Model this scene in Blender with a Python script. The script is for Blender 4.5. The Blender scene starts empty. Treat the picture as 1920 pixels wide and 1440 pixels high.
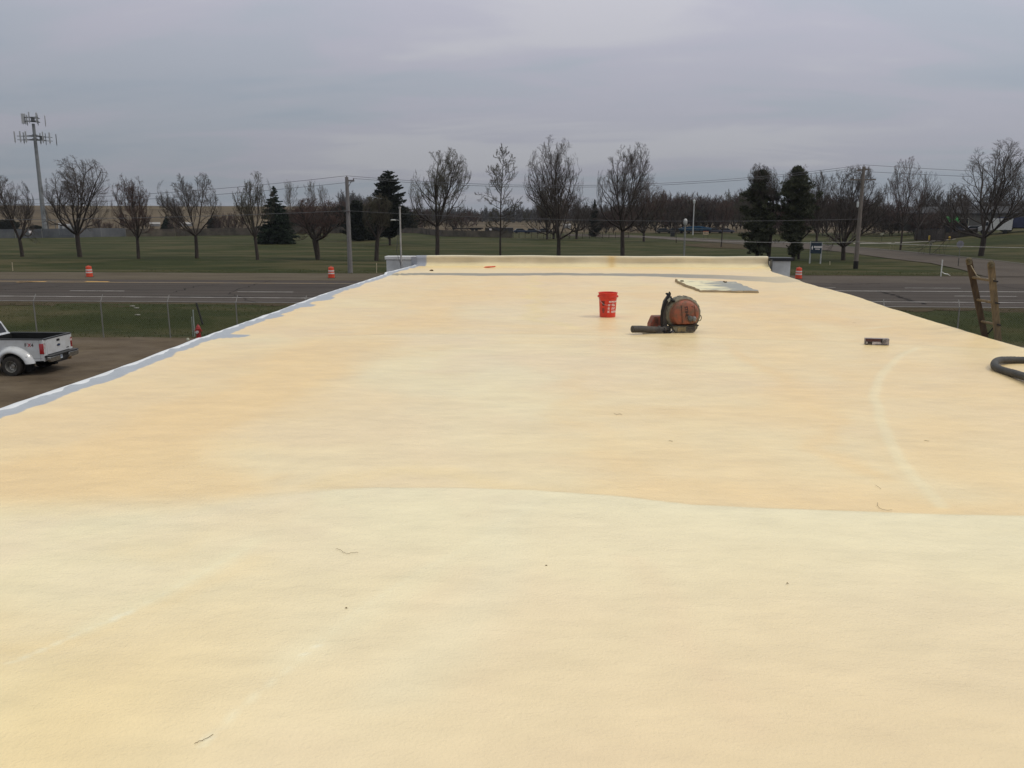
import bpy, bmesh, math, random
import numpy as np
from mathutils import Vector, Matrix, Euler
R = math.radians
S = bpy.context.scene
C = S.collection

# ---------------------------------------------------------------- camera, sky, sun, exposure
F = 1550.0
CAMZ = 6.0
YAW = R(3.7)
PITCH = math.atan((720 - 403) / F)
cam = bpy.data.cameras.new('camera')
cam.sensor_width = 36
cam.lens = F / 1920 * 36
cam.clip_end = 8000
cam.clip_start = 0.05
camo = bpy.data.objects.new('camera', cam)
C.objects.link(camo)
camo.location = (0, 0, CAMZ)
camo.rotation_euler = (R(90) - PITCH, 0, YAW)
S.camera = camo
S.view_settings.view_transform = 'Standard'
S.view_settings.look = 'None'
S.view_settings.gamma = 1
S.view_settings.exposure = 0.0
S.cycles.max_bounces = 6
S.cycles.transparent_max_bounces = 12
S.cycles.volume_bounces = 0

SUN_EL, SUN_AZ = 54, 92      # azimuth clockwise from +Y (the camera looks along +Y)
sun = bpy.data.lights.new('sun', 'SUN')
sun.energy = 0.95
sun.angle = R(11)
sun.color = (1.0, 0.92, 0.80)
suno = bpy.data.objects.new('sun', sun)
C.objects.link(suno)
to_sun = Vector((math.sin(R(SUN_AZ)) * math.cos(R(SUN_EL)), math.cos(R(SUN_AZ)) * math.cos(R(SUN_EL)), math.sin(R(SUN_EL))))
suno.rotation_euler = to_sun.to_track_quat('Z', 'Y').to_euler()

W = bpy.data.worlds.new('World')
S.world = W
W.use_nodes = True
nt = W.node_tree
N = nt.nodes
Lk = nt.links
for n in list(N): N.remove(n)
def wn(t, **k):
    n = N.new(t)
    for a, b in k.items(): setattr(n, a, b)
    return n
def wmath(op, a, b=None, c=None):
    n = wn('ShaderNodeMath', operation=op)
    for i, v in enumerate((a, b, c)):
        if v is None: continue
        if isinstance(v, (int, float)): n.inputs[i].default_value = v
        else: Lk.new(v, n.inputs[i])
    return n.outputs[0]
tc = wn('ShaderNodeTexCoord')
sx = wn('ShaderNodeSeparateXYZ')
Lk.new(tc.outputs['Generated'], sx.inputs[0])
den = wmath('ADD', wmath('MAXIMUM', sx.outputs[2], 0.0), 0.16)
cu = wmath('DIVIDE', sx.outputs[0], den)
cv = wmath('DIVIDE', sx.outputs[1], den)
cx = wn('ShaderNodeCombineXYZ')
Lk.new(cu, cx.inputs[0]); Lk.new(cv, cx.inputs[1])
def wnoise(scale, detail, sc, loc):
    m = wn('ShaderNodeMapping')
    m.inputs['Scale'].default_value = sc
    m.inputs['Location'].default_value = loc
    m.inputs['Rotation'].default_value = (0, 0, R(-8))
    Lk.new(cx.outputs[0], m.inputs[0])
    n = wn('ShaderNodeTexNoise')
    n.inputs['Scale'].default_value = scale
    n.inputs['Detail'].default_value = detail
    n.inputs['Roughness'].default_value = 0.5
    n.inputs['Distortion'].default_value = 0.6
    Lk.new(m.outputs[0], n.inputs[0])
    return n.outputs[0]
n1 = wnoise(0.50, 4, (0.7, 1.25, 1), (2.3, 1.1, 0))
n2 = wnoise(1.5, 9, (0.65, 1.5, 1), (7.3, 0.4, 0))
def ramp(src, stops):
    r = wn('ShaderNodeValToRGB')
    r.color_ramp.interpolation = 'EASE'
    while len(r.color_ramp.elements) < len(stops): r.color_ramp.elements.new(0.5)
    for e, (p, col) in zip(r.color_ramp.elements, stops):
        e.position = p; e.color = (*col, 1)
    Lk.new(src, r.inputs[0])
    return r.outputs[0]
cmix = wmath('ADD', wmath('MULTIPLY', n1, 0.64), wmath('MULTIPLY', n2, 0.36))
ccol = ramp(cmix, [(0.40, (0.79, 0.890, 1.03)), (0.47, (0.865, 0.935, 1.065)), (0.54, (0.945, 0.960, 1.105)), (0.62, (1.07, 1.085, 1.18))])
# CIE overcast sky: the zenith is three times as bright as the horizon
lum = wmath('MULTIPLY_ADD', wmath('MAXIMUM', sx.outputs[2], 0.0), 0.96, 0.30)
lum = wmath('MULTIPLY', lum, wmath('MULTIPLY_ADD', sx.outputs[0], 0.13, 1.0))   # brighter towards the veiled sun
vm = wn('ShaderNodeVectorMath', operation='SCALE')
Lk.new(ccol, vm.inputs[0]); Lk.new(lum, vm.inputs['Scale'])
warm = ramp(sx.outputs[2], [(0.0, (1.0, 1.0, 1.0)), (0.28, (1.03, 1.01, 1.02)), (0.55, (1.05, 1.01, 0.91)), (1.0, (1.06, 1.01, 0.88))])
wm = wn('ShaderNodeVectorMath', operation='MULTIPLY')
Lk.new(vm.outputs[0], wm.inputs[0]); Lk.new(warm, wm.inputs[1])
vm = wm
bgc = wn('ShaderNodeBackground')
bgc.inputs['Strength'].default_value = 1.0
Lk.new(vm.outputs[0], bgc.inputs[0])
sky = wn('ShaderNodeTexSky', sky_type='NISHITA')
sky.sun_disc = False
sky.sun_elevation = R(SUN_EL)
sky.sun_rotation = R(SUN_AZ)
bgs = wn('ShaderNodeBackground')
bgs.inputs['Strength'].default_value = 0.08
Lk.new(sky.outputs[0], bgs.inputs[0])
mx = wn('ShaderNodeMixShader')
mx.inputs[0].default_value = 0.95
Lk.new(bgs.outputs[0], mx.inputs[1]); Lk.new(bgc.outputs[0], mx.inputs[2])
wo = wn('ShaderNodeOutputWorld')
Lk.new(mx.outputs[0], wo.inputs[0])

# ---------------------------------------------------------------- measuring helpers: a pixel of the 1920x1440 photo -> a point on the terrain
def ray(px, py):
    x = (px - 960) / F; y = -(py - 720) / F
    cp, sp = math.cos(PITCH), math.sin(PITCH)
    f = cp + y * sp; u = y * cp - sp
    cy, sy = math.cos(YAW), math.sin(YAW)
    return (x * cy - f * sy, x * sy + f * cy, u)
def gz(px, py, z):
    r = ray(px, py); t = (z - CAMZ) / r[2]
    return Vector((r[0] * t, r[1] * t, z))
def smooth(a, b, v):
    t = np.clip((v - a) / (b - a), 0, 1)
    return t * t * (3 - 2 * t)
def terrain(x, y):
    x = np.asarray(x, float); y = np.asarray(y, float)
    z = smooth(40.0, 49.2, y) * 0.7 - 0.22 * np.exp(-((y - 42.6) / 1.5) ** 2)
    far = smooth(76.5, 84, y)
    z = z + far * 0.12 * np.sin(x * 0.11 + 1) * np.sin(y * 0.14)
    ang = x / np.maximum(y, 30)
    hill = smooth(-0.17, -0.26, ang) * (smooth(270, 560, y) * 11.4 + 0.5 * np.sin(x * .01) * smooth(300, 500, y))
    z = z + hill
    z = z + smooth(0.36, 0.56, ang) * smooth(112, 175, y) * 3.0
    return z
def g(px, py):
    """point where the ray through the pixel meets the terrain"""
    r = ray(px, py); t = 5.0; last = t
    while t < 3000:
        p = (r[0] * t, r[1] * t, CAMZ + r[2] * t)
        if p[2] < float(terrain(p[0], p[1])):
            lo, hi = last, t
            for _ in range(30):
                m = (lo + hi) / 2
                if CAMZ + r[2] * m < float(terrain(r[0] * m, r[1] * m)): hi = m
                else: lo = m
            t = (lo + hi) / 2
            return Vector((r[0] * t, r[1] * t, float(terrain(r[0] * t, r[1] * t))))
        last = t; t *= 1.01
    return Vector((r[0] * 900, r[1] * 900, 0.7))
FWD = Vector((-math.sin(YAW), math.cos(YAW), 0)); RGT = Vector((math.cos(YAW), math.sin(YAW), 0))
def up(px, py, base):
    """point on that pixel's ray at the same distance ahead as base"""
    r = Vector(ray(px, py)); t = base.dot(FWD) / r.dot(FWD)
    return Vector((0, 0, CAMZ)) + r * t

# ---------------------------------------------------------------- materials
MATS = {}
def mat(name, col, rough=0.7, var=0.15, scale=6.0, metal=0.0, bump=0.0, bscale=None, spec=0.5, col2=None, stretch=(1, 1, 1), coat=0.0, space='Object', detail=5):
    if name in MATS: return MATS[name]
    m = bpy.data.materials.new(name); m.use_nodes = True
    t = m.node_tree; n = t.nodes; l = t.links
    b = n['Principled BSDF']
    b.inputs['Roughness'].default_value = rough
    spec = min(spec, 0.2) if rough >= 0.8 else spec
    b.inputs['Metallic'].default_value = metal
    b.inputs['Specular IOR Level'].default_value = spec
    b.inputs['Coat Weight'].default_value = coat
    co = n.new('ShaderNodeTexCoord')
    mp = n.new('ShaderNodeMapping'); mp.inputs['Scale'].default_value = stretch
    l.new(co.outputs[space], mp.inputs[0])
    nz = n.new('ShaderNodeTexNoise'); nz.inputs['Scale'].default_value = scale; nz.inputs['Detail'].default_value = detail
    nz.inputs['Roughness'].default_value = 0.6
    l.new(mp.outputs[0], nz.inputs[0])
    cr = n.new('ShaderNodeValToRGB')
    c2 = col2 if col2 else tuple(max(0, c * (1 - var * 2)) for c in col)
    c1 = tuple(min(1, c * (1 + var * 0.6)) for c in col) if not col2 else col
    cr.color_ramp.elements[0].position = 0.32; cr.color_ramp.elements[0].color = (*c2, 1)
    cr.color_ramp.elements[1].position = 0.66; cr.color_ramp.elements[1].color = (*c1, 1)
    l.new(nz.outputs[0], cr.inputs[0]); l.new(cr.outputs[0], b.inputs['Base Color'])
    if bump:
        bz = n.new('ShaderNodeTexNoise'); bz.inputs['Scale'].default_value = bscale or scale * 4; bz.inputs['Detail'].default_value = 4
        l.new(mp.outputs[0], bz.inputs[0])
        bp = n.new('ShaderNodeBump'); bp.inputs['Strength'].default_value = min(1, bump); bp.inputs['Distance'].default_value = 0.02
        l.new(bz.outputs[0], bp.inputs['Height']); l.new(bp.outputs[0], b.inputs['Normal'])
    MATS[name] = m
    return m

# ---------------------------------------------------------------- mesh helpers
class MB:
    def __init__(s): s.v = []; s.f = []; s.mi = []; s.cur = 0
    def add(s, vs, fs):
        o = len(s.v); s.v += [tuple(v) for v in vs]
        for f in fs: s.f.append(tuple(i + o for i in f)); s.mi.append(s.cur)
    def box(s, c, d, rot=None):
        hx, hy, hz = d[0] / 2, d[1] / 2, d[2] / 2
        vs = [Vector((x, y, z)) for x in (-hx, hx) for y in (-hy, hy) for z in (-hz, hz)]
        if rot is not None:
            M = Euler(rot).to_matrix() if not isinstance(rot, Matrix) else rot
            vs = [M @ v for v in vs]
        c = Vector(c); vs = [v + c for v in vs]
        s.add(vs, [(0, 1, 3, 2), (4, 6, 7, 5), (0, 4, 5, 1), (2, 3, 7, 6), (0, 2, 6, 4), (1, 5, 7, 3)]); return s
    def tube(s, pts, r, n=8, cap=True, flat=1.0):
        pts = [Vector(p) for p in pts]; k = len(pts)
        rs = r if isinstance(r, (list, tuple)) else [r] * k
        rings = []
        t0 = (pts[1] - pts[0]).normalized()
        a = t0.orthogonal().normalized() if abs(t0.z) > 0.9 else t0.cross(Vector((0, 0, 1))).normalized()
        vs = []
        for i, p in enumerate(pts):
            t = (pts[min(i + 1, k - 1)] - pts[max(i - 1, 0)]).normalized()
            a = (a - t * a.dot(t)).normalized(); b = t.cross(a)
            for j in range(n):
                th = 2 * math.pi * j / n
                vs.append(p + a * math.cos(th) * rs[i] + b * math.sin(th) * rs[i] * flat)
        fs = []
        for i in range(k - 1):
            for j in range(n):
                j2 = (j + 1) % n
                fs.append((i * n + j, i * n + j2, (i + 1) * n + j2, (i + 1) * n + j))
        if cap: fs.append(tuple(range(n))[::-1]); fs.append(tuple((k - 1) * n + j for j in range(n)))
        s.add(vs, fs); return s
    def lathe(s, prof, n=24, axis='Z', c=(0, 0, 0), sc=(1, 1), cap=True):
        vs = []; c = Vector(c)
        for (r, h) in prof:
            for j in range(n):
                th = 2 * math.pi * j / n; x, y = r * math.cos(th) * sc[0], r * math.sin(th) * sc[1]
                v = {'Z': (x, y, h), 'Y': (x, h, y), 'X': (h, x, y)}[axis]
                vs.append(Vector(v) + c)
        fs = []
        for i in range(len(prof) - 1):
            for j in range(n):
                j2 = (j + 1) % n; fs.append((i * n + j, i * n + j2, (i + 1) * n + j2, (i + 1) * n + j))
        if cap and prof[0][0] > 1e-4: fs.append(tuple(range(n))[::-1])
        if cap and prof[-1][0] > 1e-4: fs.append(tuple((len(prof) - 1) * n + j for j in range(n)))
        s.add(vs, fs); return s
    def prism(s, poly, h0, h1, plane='XZ'):
        """poly in a plane, extruded along the third axis"""
        k = len(poly)
        def P(u, w, h): return {'XZ': (u, h, w), 'XY': (u, w, h), 'YZ': (h, u, w)}[plane]
        vs = [P(u, w, h0) for u, w in poly] + [P(u, w, h1) for u, w in poly]
        fs = [tuple(range(k)), tuple(range(k, 2 * k))[::-1]] + [(i, i + k, (i + 1) % k + k, (i + 1) % k) for i in range(k)]
        s.add(vs, fs); return s
    def build(s, name, m, parent=None, smooth_=True, bevel=0.0, ang=35):
        me = bpy.data.meshes.new(name)
        me.from_pydata(s.v, [], s.f)
        ms = m if isinstance(m, (list, tuple)) else [m]
        for q in ms: me.materials.append(q)
        if len(ms) > 1: me.polygons.foreach_set('material_index', s.mi)
        bm = bmesh.new(); bm.from_mesh(me); bmesh.ops.recalc_face_normals(bm, faces=bm.faces); bm.to_mesh(me); bm.free()
        if smooth_:
            me.polygons.foreach_set('use_smooth', [True] * len(me.polygons)); me.set_sharp_from_angle(angle=R(ang))
        o = bpy.data.objects.new(name, me); C.objects.link(o)
        if parent: o.parent = parent
        if bevel:
            b = o.modifiers.new('bevel', 'BEVEL'); b.width = bevel; b.segments = 2; b.limit_method = 'ANGLE'
        return o
def npmesh(name, V, Q, m, parent=None, smooth_=False, tri=False):
    """fast mesh from numpy arrays of vertices and quads (or triangles)"""
    k = 3 if tri else 4
    me = bpy.data.meshes.new(name)
    V = np.asarray(V, np.float32); Q = np.asarray(Q, np.int32)
    me.vertices.add(len(V)); me.vertices.foreach_set('co', V.ravel())
    me.loops.add(Q.size); me.loops.foreach_set('vertex_index', Q.ravel())
    me.polygons.add(len(Q)); me.polygons.foreach_set('loop_start', np.arange(0, Q.size, k, dtype=np.int32))
    me.polygons.foreach_set('loop_total', np.full(len(Q), k, np.int32))
    if smooth_: me.polygons.foreach_set('use_smooth', np.ones(len(Q), bool))
    me.update(calc_edges=True); me.validate()
    for q in (m if isinstance(m, (list, tuple)) else [m]): me.materials.append(q)
    o = bpy.data.objects.new(name, me); C.objects.link(o)
    if parent: o.parent = parent
    return o
def tag(o, label=None, cat=None, group=None, kind=None):
    if label: o['label'] = label
    if cat: o['category'] = cat
    if group: o['group'] = group
    if kind: o['kind'] = kind
    return o
def thing(name, label, cat, loc=(0, 0, 0), rz=0, group=None, sc=1):
    o = bpy.data.objects.new(name, None); C.objects.link(o); o.empty_display_size = 0.2
    o.location = loc; o.rotation_euler = (0, 0, rz); o.scale = (sc, sc, sc)
    return tag(o, label, cat, group)
def dup(root, loc, rz=0, label=None, sc=None, group=None):
    r = root.copy(); C.objects.link(r); r.location = loc; r.rotation_euler = (0, 0, rz)
    if sc is not None: r.scale = sc if isinstance(sc, (tuple, list)) else (sc, sc, sc)
    if label: r['label'] = label
    if group: r['group'] = group
    for ch in root.children:
        c = ch.copy(); C.objects.link(c); c.parent = r
        for gch in ch.children:
            d = gch.copy(); C.objects.link(d); d.parent = c
    return r
def text_mb(txt, size, shear=0.0, bold=0.0, spacing=1.0):
    """flat lettering as vertices and faces in the XY plane"""
    cu = bpy.data.curves.new('lettering', 'FONT'); cu.body = txt; cu.size = size; cu.shear = shear; cu.offset = bold
    cu.space_character = spacing; cu.resolution_u = 3
    o = bpy.data.objects.new('lettering', cu); C.objects.link(o)
    dg = bpy.context.evaluated_depsgraph_get()
    me = o.evaluated_get(dg).to_mesh()
    v = [tuple(p.co) for p in me.vertices]; f = [tuple(p.vertices) for p in me.polygons]
    o.evaluated_get(dg).to_mesh_clear()
    bpy.data.objects.remove(o); bpy.data.curves.remove(cu)
    return v, f

# ---------------------------------------------------------------- value noise for real relief and colour
def vnoise(x, y, seed=0):
    rs = np.random.RandomState(seed); T = rs.rand(64, 64)
    xi = np.floor(x).astype(int); yi = np.floor(y).astype(int); fx = x - xi; fy = y - yi
    fx = fx * fx * (3 - 2 * fx); fy = fy * fy * (3 - 2 * fy)
    a = T[xi % 64, yi % 64]; b = T[(xi + 1) % 64, yi % 64]; c = T[xi % 64, (yi + 1) % 64]; d = T[(xi + 1) % 64, (yi + 1) % 64]
    return (a * (1 - fx) + b * fx) * (1 - fy) + (c * (1 - fx) + d * fx) * fy
def fbm(x, y, seed=0, o=4):
    s = 0; a = 0.5; t = 0
    for i in range(o): s = s + a * vnoise(x * 2 ** i + 13.7 * i, y * 2 ** i + 5.1 * i, seed + i); t += a; a *= 0.5
    return s / t
HAZE = True
# ================================================================ GROUND, ROADS
def ground_mat(name, stops, scale, bump, bscale, stretch=(1, 1, 1), rough=0.9, patch=None, fine=None, spec=0.06):
    m = bpy.data.materials.new(name); m.use_nodes = True; t = m.node_tree; n = t.nodes; l = t.links
    b = n['Principled BSDF']; b.inputs['Roughness'].default_value = rough; b.inputs['Specular IOR Level'].default_value = spec
    co = n.new('ShaderNodeTexCoord'); mp = n.new('ShaderNodeMapping'); mp.inputs['Scale'].default_value = stretch
    l.new(co.outputs['Object'], mp.inputs[0])
    def nz(sc, d=6, r=0.62):
        q = n.new('ShaderNodeTexNoise'); q.inputs['Scale'].default_value = sc; q.inputs['Detail'].default_value = d; q.inputs['Roughness'].default_value = r
        l.new(mp.outputs[0], q.inputs[0]); return q.outputs[0]
    cr = n.new('ShaderNodeValToRGB')
    while len(cr.color_ramp.elements) < len(stops): cr.color_ramp.elements.new(0.5)
    for e, (p, c) in zip(cr.color_ramp.elements, stops): e.position = p; e.color = (*c, 1)
    l.new(nz(scale), cr.inputs[0]); out = cr.outputs[0]
    def over(out, src, lo, hi, col, mode='MIX', fac=1.0):
        mr = n.new('ShaderNodeMapRange'); mr.inputs[1].default_value = lo; mr.inputs[2].default_value = hi; mr.inputs[4].default_value = fac
        l.new(src, mr.inputs[0]); mi = n.new('ShaderNodeMix'); mi.data_type = 'RGBA'; mi.blend_type = mode
        l.new(mr.outputs[0], mi.inputs[0]); l.new(out, mi.inputs[6]); mi.inputs[7].default_value = (*col, 1); return mi.outputs[2]
    if patch:
        for (sc, lo, hi, col, fac) in patch: out = over(out, nz(sc, 4), lo, hi, col, 'MIX', fac)
    if fine:
        q = nz(fine[0], 3, 0.7); out = over(out, q, 0.3, 0.7, fine[1], 'MULTIPLY', fine[2])
    l.new(out, b.inputs['Base Color'])
    bp = n.new('ShaderNodeBump'); bp.inputs['Strength'].default_value = bump; bp.inputs['Distance'].default_value = 0.05
    l.new(nz(bscale, 5), bp.inputs['Height']); l.new(bp.outputs[0], b.inputs['Normal'])
    return m, n, l, out, b
GR, n_, l_, out_, b_ = ground_mat('grass', [(0.30, (0.025, 0.032, 0.0105)), (0.5, (0.038, 0.044, 0.0150)), (0.68, (0.057, 0.058, 0.023))], 0.22, 0.7, 6.0,
    stretch=(0.5, 1.3, 1), patch=[(0.11, 0.48, 0.62, (0.090, 0.074, 0.038), 0.75), (0.55, 0.54, 0.66, (0.080, 0.066, 0.034), 0.45)], fine=(9.0, (0.62, 0.66, 0.6), 0.8))
# beyond the far fence the lawn gives way to dry tan prairie, by real distance
geo = n_.new('ShaderNodeNewGeometry'); sp = n_.new('ShaderNodeSeparateXYZ'); l_.new(geo.outputs['Position'], sp.inputs[0])
nz = n_.new('ShaderNodeTexNoise'); nz.inputs['Scale'].default_value = 0.02; nz.inputs['Detail'].default_value = 6; l_.new(geo.outputs['Position'], nz.inputs[0])
ad = n_.new('ShaderNodeMath'); ad.operation = 'MULTIPLY_ADD'; l_.new(nz.outputs[0], ad.inputs[0]); ad.inputs[1].default_value = 60; l_.new(sp.outputs[1], ad.inputs[2])
mr = n_.new('ShaderNodeMapRange'); mr.inputs[1].default_value = 268; mr.inputs[2].default_value = 300; l_.new(ad.outputs[0], mr.inputs[0])
nz2 = n_.new('ShaderNodeTexNoise'); nz2.inputs['Scale'].default_value = 0.012; nz2.inputs['Detail'].default_value = 8; nz2.inputs['Roughness'].default_value = 0.65
mp2 = n_.new('ShaderNodeMapping'); mp2.inputs['Scale'].default_value = (1, 3, 8); l_.new(geo.outputs['Position'], mp2.inputs[0]); l_.new(mp2.outputs[0], nz2.inputs[0])
cr2 = n_.new('ShaderNodeValToRGB'); cr2.color_ramp.elements[0].position = 0.35; cr2.color_ramp.elements[0].color = (0.066, 0.049, 0.032, 1)
cr2.color_ramp.elements[1].position = 0.65; cr2.color_ramp.elements[1].color = (0.125, 0.098, 0.062, 1); l_.new(nz2.outputs[0], cr2.inputs[0])
mi2 = n_.new('ShaderNodeMix'); mi2.data_type = 'RGBA'; l_.new(mr.outputs[0], mi2.inputs[0]); l_.new(out_, mi2.inputs[6]); l_.new(cr2.outputs[0], mi2.inputs[7])
l_.new(mi2.outputs[2], b_.inputs['Base Color'])

def axis(a):
    out = [a[0][0]]
    for lo, hi, st in a:
        k = max(1, int(round((hi - lo) / st))); out += list(np.linspace(lo, hi, k + 1)[1:])
    return np.array(out)
xs = axis([(-3000, -600, 150), (-600, -150, 12), (-150, 150, 2.5), (150, 600, 12), (600, 3000, 150)])
ys = axis([(-60, 34, 8), (34, 54, 0.4), (54, 76, 4), (76, 130, 1.5), (130, 300, 4), (300, 700, 10), (700, 4500, 200)])
X, Y = np.meshgrid(xs, ys, indexing='ij'); Z = terrain(X, Y)
dd = (smooth(40.2, 41.5, Y) - smooth(48, 49, Y)); Z = Z + dd * (fbm(X * 0.8, Y * 0.8, 3) - 0.5) * 0.12
Z = Z - 0.03 * (Y < 39.0)
ni, nj = X.shape
idx = np.arange(ni * nj).reshape(ni, nj)
Q = np.stack([idx[:-1, :-1], idx[1:, :-1], idx[1:, 1:], idx[:-1, 1:]], -1).reshape(-1, 4)
tag(npmesh('ground', np.stack([X, Y, Z], -1).reshape(-1, 3), Q, GR, smooth_=True), kind='structure')

def strip(name, xs, y0, y1, m, dz, nseg=2, kind='structure', jag=(0, 0), seed=1):
    xs = np.array(xs, float); a = np.array([y0(x) if callable(y0) else y0 for x in xs]); b = np.array([y1(x) if callable(y1) else y1 for x in xs])
    a = a + (fbm(xs * 0.9, xs * 0 + 1, seed) - 0.5) * 2 * jag[0]; b = b + (fbm(xs * 0.9, xs * 0 + 7, seed + 9) - 0.5) * 2 * jag[1]
    V = []
    for s_ in range(nseg + 1):
        yy = a + (b - a) * s_ / nseg; V.append(np.stack([xs, yy, terrain(xs, yy) + dz], -1))
    V = np.stack(V, 1); k = len(xs); id_ = np.arange(k * (nseg + 1)).reshape(k, nseg + 1)
    Q = np.stack([id_[:-1, :-1], id_[1:, :-1], id_[1:, 1:], id_[:-1, 1:]], -1).reshape(-1, 4)
    return tag(npmesh(name, V.reshape(-1, 3), Q, m), kind=kind)
LOT = ground_mat('lot_gravel', [(0.3, (0.0845, 0.0627, 0.0416)), (0.52, (0.1242, 0.0950, 0.0639)), (0.72, (0.1639, 0.1283, 0.0879))], 0.5, 0.6, 22, stretch=(0.8, 1.2, 1),
    patch=[(0.16, 0.5, 0.72, (0.155, 0.125, 0.10), 0.6), (1.6, 0.60, 0.70, (0.06, 0.048, 0.04), 0.5)], fine=(55, (0.72, 0.72, 0.72), 0.9))[0]
SHO = ground_mat('shoulder_gravel', [(0.3, (0.0891, 0.0725, 0.0506)), (0.7, (0.1254, 0.1040, 0.0743))], 0.4, 0.5, 15, stretch=(0.4, 1.2, 1),
    patch=[(0.35, 0.58, 0.75, (0.11, 0.10, 0.07), 0.5)], fine=(30, (0.75, 0.75, 0.75), 0.9))[0]
VER = ground_mat('verge_dirt', [(0.3, (0.0562, 0.0434, 0.0240)), (0.6, (0.0863, 0.0665, 0.0408)), (0.75, (0.1237, 0.0945, 0.0600))], 0.9, 0.6, 12, stretch=(0.5, 1.3, 1), fine=(20, (0.5250, 0.4900, 0.4200), 0.8))[0]
ASP = ground_mat('asphalt', [(0.28, (0.0562, 0.0459, 0.0401)), (0.5, (0.0686, 0.0570, 0.0496)), (0.72, (0.0842, 0.0710, 0.0612))], 0.12, 0.25, 30, stretch=(0.35, 1.6, 1), rough=0.8,
    patch=[(0.5, 0.60, 0.68, (0.036, 0.033, 0.031), 0.5), (0.9, 0.62, 0.68, (0.105, 0.098, 0.088), 0.4)], fine=(40, (0.85, 0.85, 0.85), 0.7))[0]
ASL = ground_mat('old_asphalt', [(0.28, (0.0798, 0.0662, 0.0561)), (0.7, (0.1102, 0.0936, 0.0792))], 0.2, 0.25, 30, rough=0.85, fine=(40, (0.6460, 0.6120, 0.5610), 0.7))[0]
TAR = mat('tar_seal', (0.026, 0.023, 0.022), 0.95, spec=0.05)
WPT = mat('worn_white_paint', (0.50, 0.48, 0.45), 0.7, scale=1.5, var=0.2)
YPT = mat('worn_yellow_paint', (0.40, 0.26, 0.09), 0.7, scale=0.8, col2=(0.26, 0.21, 0.14))
xl = np.arange(-120, 121, 0.35)
strip('parking_lot', xl, -40, 39.55, LOT, 0.02, 4, jag=(0, 0.30))
strip('verge', xl, 48.0, 50.2, VER, 0.006, 3, jag=(0.9, 0.05))
strip('road', np.arange(-400, 401, 2.0), 49.9, 67.3, ASP, 0.012, 3, jag=(0.10, 0))
strip('road_shoulder', np.arange(-400, 12, 0.7), 67.1, 75.6, SHO, 0.018, 3, jag=(0.12, 0.25))
strip('turn_lane', np.arange(8, 400, 1.0), 67.2, 75.5, ASL, 0.0165, 3, jag=(0, 0.2))
strip('verge_far', np.arange(-10, 60, 0.4), 75.3, 76.2, VER, 0.025, 2, jag=(0.05, 0.5), seed=5)
def lines():
    def ln(nm, x0, x1, ya, yb, w, m, st=1.0):
        o = strip(nm, np.arange(x0, x1 + 0.01, st), lambda x: ya + (yb - ya) * np.clip((x - x0) / (x1 - x0), 0, 1) - w / 2, lambda x: ya + (yb - ya) * np.clip((x - x0) / (x1 - x0), 0, 1) + w / 2, m, 0.022, 1)
        return o
    ln('road_marking', -300, 300, 52.75, 52.60, 0.16, WPT)
    for k in range(-9, 12):
        x = -35.2 + 12.2 * k
        ln('road_marking', x, x + 4.4, 56.8, 56.8, 0.14, WPT)
    ln('road_marking', -300, -18, 64.7, 64.2, 0.22, YPT)
    ln('road_marking', -18, 14, 64.2, 60.2, 0.2, YPT)
    ln('road_marking', 14, 300, 60.2, 60.2, 0.18, WPT)
    ln('road_marking', -300, -38, 65.5, 65.3, 0.16, YPT)
    for k in range(4): ln('road_marking', 16 + 9 * k, 20.5 + 9 * k, 63.0, 63.0, 0.12, WPT)
    ln('road_marking', -44.0, -41.8, 64.1, 64.7, 0.5, mat('bright_yellow_paint', (0.62, 0.34, 0.06), 0.7))
    ln('road_marking', -38.8, -36.6, 64.9, 64.75, 0.45, mat('bright_yellow_paint', (0.62, 0.34, 0.06), 0.7))
lines()
WP = ground_mat('tyre_polished_asphalt', [(0.28, (0.047, 0.041, 0.036)), (0.7, (0.066, 0.058, 0.051))], 0.15, 0.2, 30, stretch=(0.2, 1.8, 1))[0]
for y_ in (53.9, 55.6, 57.9, 59.5, 61.7, 63.3): strip('road_wheel_path', np.arange(-300, 301, 1.5), y_ - .28, y_ + .28, WP, 0.016, 1, jag=(.12, .12), seed=int(y_))
# sealed cracks across the right lanes
def crack(name, pts, w=0.09, seed=0):
    rs = random.Random(seed); P = []
    pts = [Vector(p) for p in pts]
    for a, b in zip(pts, pts[1:]):
        for k in range(12):
            p = a.lerp(b, k / 12); P.append(p + Vector((rs.uniform(-.25, .25), rs.uniform(-.18, .18), 0)))
    P.append(pts[-1]); m = MB()
    vs = []; fs = []
    for i, p in enumerate(P):
        t = (P[min(i + 1, len(P) - 1)] - P[max(0, i - 1)]).normalized(); nn = Vector((-t.y, t.x, 0)) * w * rs.uniform(0.5, 1.2)
        vs += [(p.x + nn.x, p.y + nn.y, 0.719), (p.x - nn.x, p.y - nn.y, 0.719)]
    for i in range(len(P) - 1): fs.append((2 * i, 2 * i + 1, 2 * i + 3, 2 * i + 2))
    m.add(vs, fs); tag(m.build(name, TAR), kind='structure')
crack('road_crack', [gz(1645, 546, .7), gz(1682, 556, .7), gz(1715, 566, .7), gz(1735, 571, .7)], 0.14)
crack('road_crack', [gz(1560, 533, .7), gz(1600, 533.5, .7), gz(1650, 532, .7)], 0.07, 2)
crack('road_crack', [gz(0, 544, .7), gz(60, 541, .7), gz(120, 536, .7)], 0.06, 3)
for k_ in range(7): crack('road_crack', [Vector((-62 + 19.0 * k_ + 2.3 * (k_ % 3), 50.2, .7)), Vector((-61.5 + 19.0 * k_, 56, .7)), Vector((-62.2 + 19.0 * k_, 66.8, .7))], 0.045, 20 + k_)
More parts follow.
